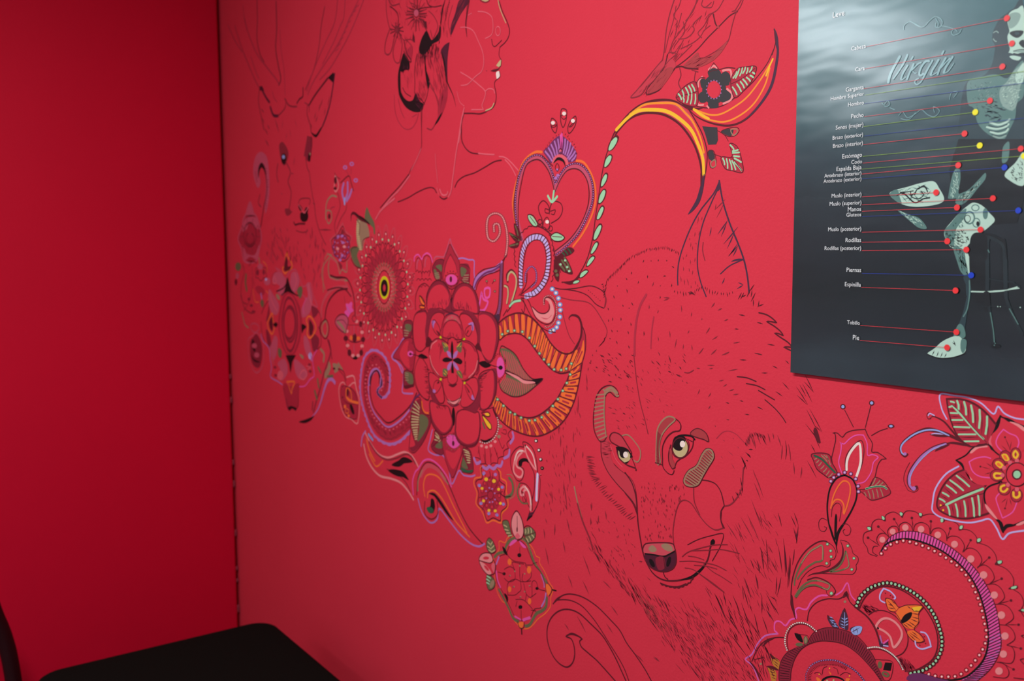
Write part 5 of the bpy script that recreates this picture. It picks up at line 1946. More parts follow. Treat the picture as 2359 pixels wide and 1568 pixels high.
L K 11 350,790 310,680 330,560 350,470 345,410 325,400 365,400 415,440 450,400 520,375 630,365
L K 11 630,360 660,430 700,500 695,580 750,585 830,645 790,650 750,710 720,830 660,930
T K 22 310,620 320,720 370,790
L p 11 410,780 380,680 400,580 405,510 395,490 430,505 490,450 550,420 615,420
L p 11 615,420 650,500 655,610 700,605 755,630 710,680 690,770 630,860 560,880
L K 9 445,760 445,640 500,540 590,470 620,560 600,700 560,800
L w 23 455,750 460,660 500,570 575,500 590,640 580,720 550,810
@ drop
V y
L k 15 435,800 360,830 300,920 275,1040 272,1150 290,1280 330,1390 355,1450 380,1350 430,1260 500,1140 545,1030 550,930 510,840 435,800
F k 340,1240 350,1170 362,1180 365,1240 355,1400 340,1400
T k 24 360,1480 370,1360 430,1250
T k 22 355,1470 320,1370 285,1250
T k 9 350,1430 360,1500 372,1545
L o 14 305,1115 330,1000 380,900 430,855 480,880 490,960 460,1090 430,1170
L o 14 310,1090 350,1035 400,1040 430,1090 425,1160
L K 7 310,1200 320,1110 360,1065 400,1090 400,1160 385,1240
L K 7 270,1230 220,1210 190,1250 200,1320 245,1335 265,1300 240,1290
L K 7 415,1270 460,1265 495,1310 480,1365 440,1370 420,1330 440,1315
@ leaf
V y
F R 120,605 200,590 290,610 320,680 370,790 300,825 240,800 170,740 140,660
C K 12 120,605 200,590 290,608 315,680 365,785 290,825 230,790 170,740 140,660
M e 15 170,640,150,650 190,660,170,680 215,680,190,710 240,710,210,740 265,735,235,770 290,760,262,800 320,785,285,820 240,610,280,650 215,610,270,670 265,615,300,700
L d 20 150,615 220,650 290,720 345,775
@ leaf
V y
F R 600,950 680,920 720,830 790,850 850,920 870,970 780,1020 700,1035 640,1000
C K 9 575,940 660,920 720,825 790,845 840,900 872,972 780,1020 690,1038 640,1000 590,955
M e 16 625,965,640,1000 660,950,680,1020 700,945,715,1020 740,935,755,1010 775,930,800,1000 730,830,700,890 770,855,730,895 800,870,770,895 830,900,800,905
L g 16 640,930 720,910 800,910 835,930
L d 9 640,930 720,912 800,912 835,930
@ bead
V y
D K 21 305,858 333,823 380,794 437,775 495,788 541,836 564,905 568,957
D v 15 305,858 333,823 380,794 437,775 495,788 541,836 564,905 568,957
D w 6 305,858 333,823 380,794 437,775 495,788 541,836 564,905 568,957
@ antenna
V y
L K 9 435,180 520,345
D K 26 420,150
D i 15 420,150
@ antenna
V y
L K 9 685,140 632,350
D K 26 693,115
D i 15 693,115
@ antenna
V y
L K 9 845,355 770,380 690,425
E K 0 877,335 32,20
E i 0 877,335 17,12
# lobed_leaf | grey-green pocket-shaped leaf with green dots curling up right of the wolf's ruff | wall leaf
V B
L K 14 580,940 545,820 535,700 550,540 600,380 680,260 780,180 860,155 900,165
T K 34 575,900 545,800 545,700
L K 8 900,165 960,210 990,280 970,340 930,350 930,400 900,420 850,405 780,420 700,470 640,540
L K 8 640,540 600,640
L G 16 570,600 580,520 640,380 720,270 800,220 850,205 852,345 780,370 700,420 640,480 600,540
L e 10 640,380 720,270 800,220 850,205 852,345
D G 17 902,188 935,255 940,315 895,382
D g 11 902,188 935,255 940,315 895,382
# lobed_leaf | small fin-shaped leaf with green dots beneath the tulip's point | wall leaf
V B
T K 22 1030,145 1060,240 1040,350 960,430 860,470 750,490 700,515
L K 8 1035,145 1110,170 1150,240 1160,280 1210,320 1210,370 1190,400 1195,440 1160,490 1080,492 900,485 800,480
L G 14 1090,260 1120,400 1070,440 1000,460 930,465 1010,420 1060,350 1085,260
L e 8 1090,260 1120,400 1070,440
D G 17 1108,205 1170,330 1148,443
D g 11 1108,205 1170,330 1148,443
# lobed_leaf | low arching grey-green leaf with one green dot above the bottom medallion | wall leaf
V B
L K 14 700,550 780,525 860,545 940,595 985,660 970,690
L K 10 585,730 640,660 700,620 780,610 840,630 890,650
L K 7 890,655 900,690 940,715 970,695
L G 16 575,715 640,620 720,565 800,555 870,570 925,600 905,645 850,625 780,600 700,610 640,650 590,720
L e 8 800,555 870,570 925,600 905,645 850,625
D G 20 942,684
D g 14 942,684
# lavender_plume | row of three lilac and blue curling plumes left of the big red flower | wall drawing
V z
T K 40 820,600 700,540 600,490 500,455 380,430 260,470 150,550 110,600
L K 22 600,495 480,445 370,430 250,470 150,540 105,610 115,670 150,700 175,680
L i 15 590,492 480,442 370,436 250,476 150,550 110,610 120,665 150,685
D v 16 152,675
T K 28 600,500 480,490 400,480
T l 12 540,480 450,470 410,480
T K 26 820,600 640,565 560,575
L K 34 560,575 430,620 320,700 230,810 190,900 190,980 230,1030 265,1010
L v 22 560,578 430,625 320,705 235,815 195,900 195,980 230,1030
L i 9 550,582 430,632 330,715 245,820 205,910 205,980
D v 22 240,1022
L K 6 180,1040 140,950 150,860 200,760
L K 6 180,1040 240,1060 285,1030 270,990
T K 26 600,580 500,620 450,650
T K 20 810,600 690,520 620,440 540,350 440,300 400,320
L K 8 440,300 390,260 370,290 385,325 415,320
L l 12 445,290 400,270 385,290
# great_leaf | large striped mint and dark leaf with green midrib, tucked under the poster's bottom edge | wall leaf
V z
F R 570,125 700,125 860,180 1000,310 1060,380 1000,520 960,570 760,570 660,450 590,260
L K 22 570,125 700,125 830,165 950,250 1060,375
L K 16 570,125 590,260 640,420 700,520 800,600 980,580
M K 12 650,140,660,230 715,150,725,260 785,180,790,330 850,210,860,420 925,260,920,490 985,310,980,540 590,230,660,240 600,300,700,300 620,370,760,370 650,440,830,435 700,510,890,510
M g 34 675,145,690,225 745,155,765,280 815,190,835,355 900,235,895,415 975,300,960,475
M g 28 610,265,680,268 625,335,730,335 645,405,800,410 690,480,860,480 745,550,890,548 595,205,625,195 610,150,645,160
L g 20 630,195 700,270 790,370 880,470 940,525
L K 8 620,180 700,250 800,370 900,480 970,560
L l 15 570,325 520,220 505,80 640,90 800,115 920,170 1040,275 1085,200 1150,270 1250,315 1346,330
# great_leaf | large striped leaf with mint bars at the left foot of the big red flower | wall leaf
V z
F R 480,1220 490,1100 560,960 660,870 760,835 830,960 960,1010 950,1150 1000,1270 880,1310 740,1325 600,1300
L K 18 740,835 660,870 560,960 490,1090 480,1220 600,1295 740,1325 880,1305 990,1270
L K 9 480,1225 600,1160 740,1080 940,1010
L K 9 500,1210 640,1150 800,1110 950,1070
M K 10 690,870,800,960 640,900,760,1010 590,945,700,1050 540,1010,640,1100 510,1090,590,1140 620,1180,640,1290 700,1150,715,1310 780,1130,790,1310 850,1100,870,1300 930,1090,930,1280
M g 30 670,895,795,1000 605,940,735,1040 570,990,665,1065 530,1065,590,1100 500,1125,550,1155 580,1200,600,1285 660,1180,680,1300 745,1150,760,1300 825,1120,845,1300 885,1095,900,1290
D y 10 510,1190 535,1240
L g 22 565,1185 700,1120 820,1070 935,1025
L l 16 690,800 560,880 460,1020 430,1160 430,1250 510,1310 640,1345 790,1365 900,1350 1000,1330 1070,1420 1130,1530 1200,1470 1346,1445
# great_flower | large red flower with black outlined petals and yellow stamens at the right edge | wall flower
@ petal
V z
F c 1110,300 1200,350 1346,400 1346,640 1200,620 1090,680 1030,640 1000,540 1050,420
L k 20 1110,295 1080,380 1020,470 995,560 1030,640 1080,685
T k 40 1110,290 1070,400 1010,480
L k 16 1110,300 1200,340 1346,400
T k 34 1140,310 1200,340 1260,360
F s 1200,352 1280,370 1346,410 1346,450 1280,400
L h 26 1010,500 1000,550 1015,595
L p 12 1140,430 1090,490 1065,560 1085,610 1120,645
L p 12 1140,430 1200,470 1270,500 1295,560 1280,610
M K 9 1155,510,1210,640 1220,550,1200,640 1120,590,1180,650
D K 12 1155,508
@ petal
V z
F c 665,740 760,690 820,640 940,600 1040,650 1110,720 1000,800 1040,960 900,1000 800,930 740,840
L k 15 665,740 760,690 830,620 930,575 1000,590 1050,650 1100,690
L k 16 665,740 720,790 760,870 830,960 920,1000 1000,990 1120,955
F s 805,655 870,600 950,585 985,605 890,620 820,670
F s 755,855 790,890 830,940 800,930
T k 26 665,738 720,780 745,830
L p 12 795,755 860,720 950,705 1010,720
L p 12 795,755 830,850 900,900 1000,915
M K 9 910,803,1010,830 965,765,1030,810 950,880,1020,860
D K 12 908,803
@ petal
V z
F c 960,1010 1100,960 1346,1100 1346,1360 1200,1390 1140,1440 1040,1320 960,1200
L k 18 1100,965 1000,1000 950,1060 955,1160 1010,1270 1090,1350 1135,1460
T k 40 1060,1330 1110,1370 1135,1470
T k 34 1135,1460 1170,1400 1260,1390
L k 14 1150,1410 1240,1390 1346,1345
F s 955,1175 1000,1220 1080,1330 1040,1310 970,1230
F s 1265,1385 1346,1345 1346,1375 1290,1395
L p 11 1100,1070 1065,1120 1090,1210 1130,1320
L p 11 1130,1320 1230,1260 1275,1160
M K 9 1155,1225,1180,1120 1120,1165,1170,1120 1220,1190,1200,1120
D K 12 1155,1222
@ stamen
V z
E R 0 1160,705 62,70 rot=-40
Q K 9 1158,710 58,66
C y 20 1130,690 1165,685 1190,730 1160,735
E o 0 1158,712 14,30 rot=-35
@ stamen
V z
E R 0 1262,680 52,66
Q K 9 1262,682 52,68
C y 20 1240,670 1262,645 1285,680 1268,715 1245,705
@ stamen
V z
E R 0 1095,780 62,58
Q K 9 1092,780 64,60
C y 20 1065,770 1090,755 1130,790 1105,810
E o 0 1095,785 14,24 rot=-60
@ stamen
V z
E R 0 1078,890 70,56
Q K 9 1078,890 72,58
L y 22 1115,875 1060,870 1045,895 1065,920 1115,915
@ stamen
V z
E R 0 1145,1025 58,62
Q K 9 1148,1025 62,64
L y 20 1150,990 1115,1005 1115,1045 1150,1055 1180,1025
@ stamen
V z
E R 0 1270,1090 56,64
Q K 9 1270,1090 58,68
L y 22 1240,1060 1242,1100 1270,1115 1300,1095 1300,1060
@ center | dark ringed red disc with a mint dot
V z
D h 22 1205,762 1275,745 1145,815 1130,890 1185,985 1275,1030
E c 0 1275,882 108,118
Q k 10 1275,882 108,118
E K 0 1275,882 52,54
E g 0 1275,882 36,38
# peacock_crescent | large magenta crescent fringed with scalloped peacock eyes and green studs, lower right | wall drawing
@ band
V A
F p 265,430 330,310 420,255 520,242 650,262 780,320 920,410 1040,510 1130,610 1200,720 1260,850 1300,980 1320,1120 1330,1260 1290,1380 1220,1480 1120,1568 980,1568 1080,1490 1180,1370 1215,1240 1210,1100 1190,970 1140,800 1070,660 1000,570 900,480 780,400 640,340 500,310 380,330
H v 8 60 len=60 ang=10 jit=.3 1200,1150 1330,1150 1330,1300 1200,1500 1100,1568 1000,1568 1180,1380
R j 9 n=70 330,310 420,255 520,242 650,262 780,320 920,410 1040,510 1130,610 1200,720 1260,850 1300,980 1320,1120 1330,1260 1290,1380 1220,1480 1130,1560 | 320,345 400,322 500,312 640,340 780,400 900,480 1000,570 1070,660 1140,800 1190,970 1210,1100 1215,1240 1180,1370 1120,1460 1060,1520 980,1568
L K 10 265,430 330,310 420,255 520,242 650,262 780,320 920,410 1040,510 1130,610 1200,720 1260,850 1300,980 1320,1120 1330,1260 1290,1380 1220,1480 1120,1568
L k 16 262,435 300,370 380,325 500,310 640,342 780,402 900,482 1000,572 1070,662 1140,800 1190,970 1212,1100 1215,1240 1180,1370 1100,1470 1000,1540 860,1560 720,1530 620,1500
@ bead
V A
B K 22 n=38 270,440 330,372 420,335 480,328 600,358 730,412 850,482 970,572 1060,690 1120,820 1155,920 1175,1020 1200,1130 1195,1220 1150,1320 1090,1400 1030,1465 950,1520 860,1530 760,1525 690,1508
B c 16 n=38 270,440 330,372 420,335 480,328 600,358 730,412 850,482 970,572 1060,690 1120,820 1155,920 1175,1020 1200,1130 1195,1220 1150,1320 1090,1400 1030,1465 950,1520 860,1530 760,1525 690,1508
B w 9 n=38 270,440 330,372 420,335 480,328 600,358 730,412 850,482 970,572 1060,690 1120,820 1155,920 1175,1020 1200,1130 1195,1220 1150,1320 1090,1400 1030,1465 950,1520 860,1530 760,1525 690,1508
@ scallop
V A
L K 8 230,465 160,440 145,390 110,330 120,260 185,235
L K 8 185,235 190,170 240,135 305,150
L K 8 305,150 310,100 380,72 455,115
L K 8 455,115 490,65 570,70 620,110
L K 8 620,110 700,90 780,110 810,160
L K 8 810,140 900,155 950,185 965,230
L K 8 960,225 1050,235 1110,290 1120,340
L K 8 1130,345 1220,380 1280,450 1295,530
L K 8 1285,535 1380,580 1440,660 1435,740
L K 8 1415,745 1500,800 1530,880 1500,945
L K 8 1500,945 1533,1000
L K 8 240,375 200,380 195,430 240,460
D K 14 152,300 243,202 383,135 540,125 708,155 880,218 1060,322 1225,475 1335,662 1418,855 1485,1070 1505,1280 1440,1465
M K 9 152,300,260,375 243,202,345,300 383,135,430,220 540,125,550,220 708,155,705,260 880,218,850,310 1060,322,1000,430 1225,475,1120,570 1335,662,1210,715 1418,855,1280,890 1485,1070,1370,1070 1505,1280,1380,1250 1440,1465,1300,1390
@ peacock_eye
V A
L K 8 250,370 228,320 250,270 300,262 340,300
D s 27 280,318
@ peacock_eye
V A
L K 8 335,290 325,240 360,200 410,205 425,250
D s 27 370,245
@ peacock_eye
V A
L K 8 430,240 430,190 480,162 530,190 550,240
D s 29 483,210
@ peacock_eye
V A
L K 8 555,240 570,185 630,165 690,200 700,270
D s 30 622,225
@ peacock_eye
V A
L K 8 705,270 730,225 790,215 840,260 850,330
D s 30 770,275
@ peacock_eye
V A
L K 8 850,310 890,285 960,300 1005,370 990,430
D s 31 918,358
@ peacock_eye
V A
L K 8 995,420 1050,390 1120,420 1160,500 1120,570
D s 33 1062,488
@ peacock_eye
V A
L K 8 1120,560 1180,540 1240,580 1270,660 1220,715
D s 34 1175,630
@ peacock_eye
V A
L K 8 1200,715 1270,710 1330,750 1360,830 1300,890
D s 33 1270,808
@ peacock_eye
V A
L K 8 1275,890 1350,890 1410,930 1440,1010 1370,1070
D s 34 1333,985
@ peacock_eye
V A
L K 8 1320,1070 1390,1080 1440,1130 1450,1200 1380,1250
D s 33 1365,1170
@ peacock_eye
V A
L K 8 1380,1250 1430,1270 1450,1340 1420,1410 1320,1400
D s 33 1350,1330
@ peacock_eye
V A
L K 8 1290,1400 1360,1420 1400,1490 1370,1540 1260,1530
D s 34 1312,1480
@ green_stud
V A
F K 140,205 175,200 190,238 155,232
F g 145,208 172,206 178,228 158,232
F K 270,105 300,115 308,155 275,140
F g 274,108 296,118 298,140 280,138
F K 430,70 465,80 455,125 440,105
F g 434,74 460,84 452,104 438,102
F K 600,80 635,85 620,125 602,105
F g 605,82 628,86 626,106 608,106
F K 790,130 825,130 830,155 800,165
F g 794,134 818,130 816,160 798,162
F K 960,195 995,190 990,225 955,235
F g 965,198 990,192 986,220 964,222
F K 1115,310 1150,300 1155,330 1115,350
F g 1120,312 1146,304 1148,330 1122,338
F K 1295,505 1340,500 1335,530 1275,540
F g 1300,508 1334,502 1332,526 1306,530
F K 1415,735 1470,720 1475,750 1395,755
F g 1420,738 1466,726 1462,748 1424,752
F K 1480,945 1533,925 1533,960
F g 1506,940 1533,930 1533,954
@ lower_frill
V A
L K 9 1533,1160 1510,1170 1533,1185
L K 9 1533,1370 1500,1380 1533,1420
L K 9 1440,1540 1533,1550
# bottom_medallion | big scalloped medallion cut by the bottom edge, with pink outline, maroon band and beaded arches | wall flower
@ edging
V B
L p 15 210,1568 150,1420 75,1350 140,1300 200,1190 280,1110 400,1090 370,1060 375,975 430,970 480,1010 530,950 590,930 580,860 610,830 690,845 740,770 820,710 900,705
L p 14 990,700 1050,660 1105,580 1140,700 1190,760
L v 7 210,1568 150,1420 80,1350 140,1300 200,1190 280,1110 390,1090
T K 24 110,1360 180,1450 230,1568
@ lobe
V B
L K 13 700,960 720,860 790,780 900,740 1020,740 1095,700 1130,770 1200,840 1300,920 1370,1020 1410,1120 1430,1200
T K 34 1060,730 1095,685 1110,740
D e 14 1080,768
L K 11 140,1370 200,1240 280,1160 380,1130 460,1130
T K 22 250,1220 300,1160 380,1130
L K 8 170,1350 260,1330
D e 12 230,1395
@ leaf_sprig | lilac feathered leaves in the middle of the medallion
V B
F S 905,910 960,940 1000,1000 1020,1035 960,1030 910,960
F S 1075,840 1110,930 1110,1050 1060,1040 1015,1000 1040,900
F S 1130,1040 1180,1015 1250,1020 1240,1070 1200,1110 1150,1080
M i 10 920,920,960,935 930,950,980,965 940,980,1000,995 950,1010,1010,1020 915,940,1010,1030 1040,930,1075,950 1035,960,1075,980 1030,990,1075,1010 1110,930,1075,950 1115,960,1075,980 1115,990,1080,1010 1075,850,1075,1050 1140,1060,1240,1030 1160,1040,1200,1060 1180,1100,1190,1050 1150,1080,1170,1050 1210,1090,1220,1040 1040,1020,1080,1035
T K 24 905,900 915,930 930,950
T K 24 1075,830 1078,860 1085,880
@ leaf_sprig | ochre feathered leaves at the left of the medallion
V B
F O 340,1310 400,1350 425,1390 410,1450 350,1400
F O 300,1430 360,1440 390,1500 380,1568 340,1568 320,1490
M K 10 350,1330,420,1380 355,1360,415,1410 360,1390,410,1430 370,1330,420,1360 310,1440,370,1470 320,1470,380,1490 330,1500,385,1520 340,1530,385,1550
T K 30 320,1290 350,1330 380,1340
T K 30 290,1420 370,1440 410,1460
@ band | shaded maroon ring
V B
F r 415,1568 420,1400 480,1290 560,1240 700,1170 760,1090 840,1045 930,1035 1040,1050 1150,1090 1240,1160 1340,1280 1400,1400 1480,1568 1440,1568 1340,1430 1200,1290 1060,1200 900,1170 760,1180 650,1240 580,1330 540,1450 525,1568
L K 11 525,1568 540,1450 580,1330 660,1230 780,1175 900,1165 1060,1195 1200,1285 1340,1430 1450,1568
L K 10 700,1180 760,1085 850,1040 940,1030 1050,1050 1160,1090 1250,1160 1350,1290 1390,1370
L K 9 415,1568 425,1400 490,1290 580,1240
R k 5 n=60 a=.1 b=.9 415,1568 420,1400 500,1280 680,1190 780,1080 930,1035 1100,1070 1240,1160 1360,1330 1460,1568 | 525,1568 540,1450 590,1320 700,1210 790,1175 920,1168 1060,1195 1200,1285 1330,1420 1430,1560
@ beaded_arch
V B
B K 13 n=26 495,1255 475,1190 480,1110 510,1040 570,990 640,980 710,1000 790,1065
B w 8 n=26 495,1255 475,1190 480,1110 510,1040 570,990 640,980 710,1000 790,1065
L K 9 510,1260 495,1180 500,1110 530,1040 590,1000 660,995 720,1020 780,1080
F k 570,1085 620,1095 640,1120 655,1180 600,1150
E G 0 683,1155 22,42
E G 0 618,1200 38,18
E e 0 683,1155 12,30
L K 6 570,1085 640,1100 700,1110 720,1150
@ beaded_arch
V B
B K 13 n=27 1310,1235 1390,1225 1470,1245 1540,1285 1600,1340 1645,1410 1664,1450
B w 8 n=27 1310,1235 1390,1225 1470,1245 1540,1285 1600,1340 1645,1410 1664,1450
L K 9 1320,1250 1400,1245 1480,1265 1550,1310 1610,1370 1655,1450
G k 1485,1380 1555,1385 1540,1465 1465,1455
E G 0 1432,1405 22,36
E G 0 1490,1500 42,28 rot=25
E R 0 1490,1498 22,10 rot=25
C K 7 1370,1360 1450,1355 1560,1380 1540,1540 1480,1560 1420,1460
@ inner_bead
V B
B S 14 n=34 690,1568 690,1500 730,1420 800,1375 900,1355 1000,1365 1100,1410 1200,1480 1270,1560
B v 7 n=34 690,1568 690,1500 730,1420 800,1375 900,1355 1000,1365 1100,1410 1200,1480 1270,1560
R K 6 n=30 715,1568 710,1500 750,1430 820,1390 920,1375 1020,1385 1100,1430 | 740,1568 740,1510 780,1450 840,1420 920,1410 1010,1420 1080,1455
L R 24 700,1568 700,1510 740,1440 810,1400 900,1385 1000,1390 1060,1410
@ center | cut-off black ring with orange flames
V B
C k 16 850,1568 890,1535 950,1522 1020,1535 1070,1568 1070,1640 850,1640
D t 10 900,1564 965,1560
F o 790,1530 820,1540 840,1568 800,1568
F o 915,1465 930,1480 945,1500 930,1505
F o 1090,1540 1130,1545 1120,1568 1090,1568
L K 6 770,1490 810,1480 850,1510
L K 6 850,1500 860,1440 900,1420
L K 6 960,1430 1000,1450 1010,1500
L K 6 1030,1510 1080,1480 1140,1500
D y 7 925,1440 1125,1518 820,1500
@ side_lobe | right-hand lobe with a green bead arc, an amber eye and pink bean shape
V A
B K 24 n=44 50,905 80,830 130,775 200,730 310,700 400,715 500,755 600,820 680,900 740,990 780,1090 805,1190 800,1290 760,1380 700,1440 620,1480 530,1500
B g 13 ax=.9 n=44 50,905 80,830 130,775 200,730 310,700 400,715 500,755 600,820 680,900 740,990 780,1090 805,1190 800,1290 760,1380 700,1440 620,1480 530,1500
L K 13 75,925 110,850 160,790 230,745 310,730 400,745 490,785 580,850 650,920 710,1010 750,1100 770,1200 760,1300 720,1380 640,1440 560,1475 480,1480
H r 7 50 len=60 ang=40 jit=.3 90,900 160,900 240,930 150,980
H r 7 60 len=70 ang=60 jit=.3 420,1350 520,1400 560,1450 480,1480 440,1420
L K 9 0,880 80,940 160,1010 220,1100 250,1200
L K 9 155,985 210,950 290,945 380,985 450,1060 500,1150 500,1250 460,1320 400,1350
L s 20 240,1100 225,1080 270,1025 330,1015 400,1055 450,1130 440,1200 380,1270 350,1180 300,1130 240,1100
F o 315,840 370,860 420,915 390,950 340,940 315,890
F o 400,965 450,910 500,900 630,905 600,960 610,1030 570,1100 510,1105 470,1080 430,1030
F o 500,1130 560,1120 600,1150 640,1210 580,1220 520,1180
F y 540,920 625,910 590,960 560,950
F k 440,1040 480,980 540,960 530,1010 480,1050 445,1055
M K 11 320,850,400,940 330,890,370,900 330,920,390,930 360,860,400,890 450,1050,520,1105 480,1050,560,1100 510,1040,580,1090 530,1020,600,1050 540,1000,610,1020 540,970,610,980 550,950,610,950 530,920,560,950 500,905,530,930 520,1140,620,1210 540,1130,590,1170 510,1150,580,1215
C K 8 310,835 380,860 425,915 500,895 640,905 600,970 600,1050 560,1110 620,1160 650,1215 570,1225 510,1170 470,1090 400,970 340,945 315,890
L l 13 290,750 260,800 260,850 300,875
L l 13 290,750 350,775 395,825 385,840
D K 6 305,790 370,825 350,810
L l 13 570,1215 580,1260 630,1285 710,1262
L l 13 620,1135 660,1145 690,1190 710,1262
D K 6 610,1250 660,1235 650,1175
F i 0,1120 40,1085 100,1090 80,1150 30,1160
M S 8 0,1140,80,1095 20,1100,30,1150 50,1095,60,1150
F S 250,1190 280,1240 320,1200 330,1260 280,1265 255,1260
L v 12 260,1170 275,1230
L p 12 290,1235 330,1205
L l 10 290,1255 330,1260
F P 520,1510 620,1500 760,1540 860,1568 520,1568
'''
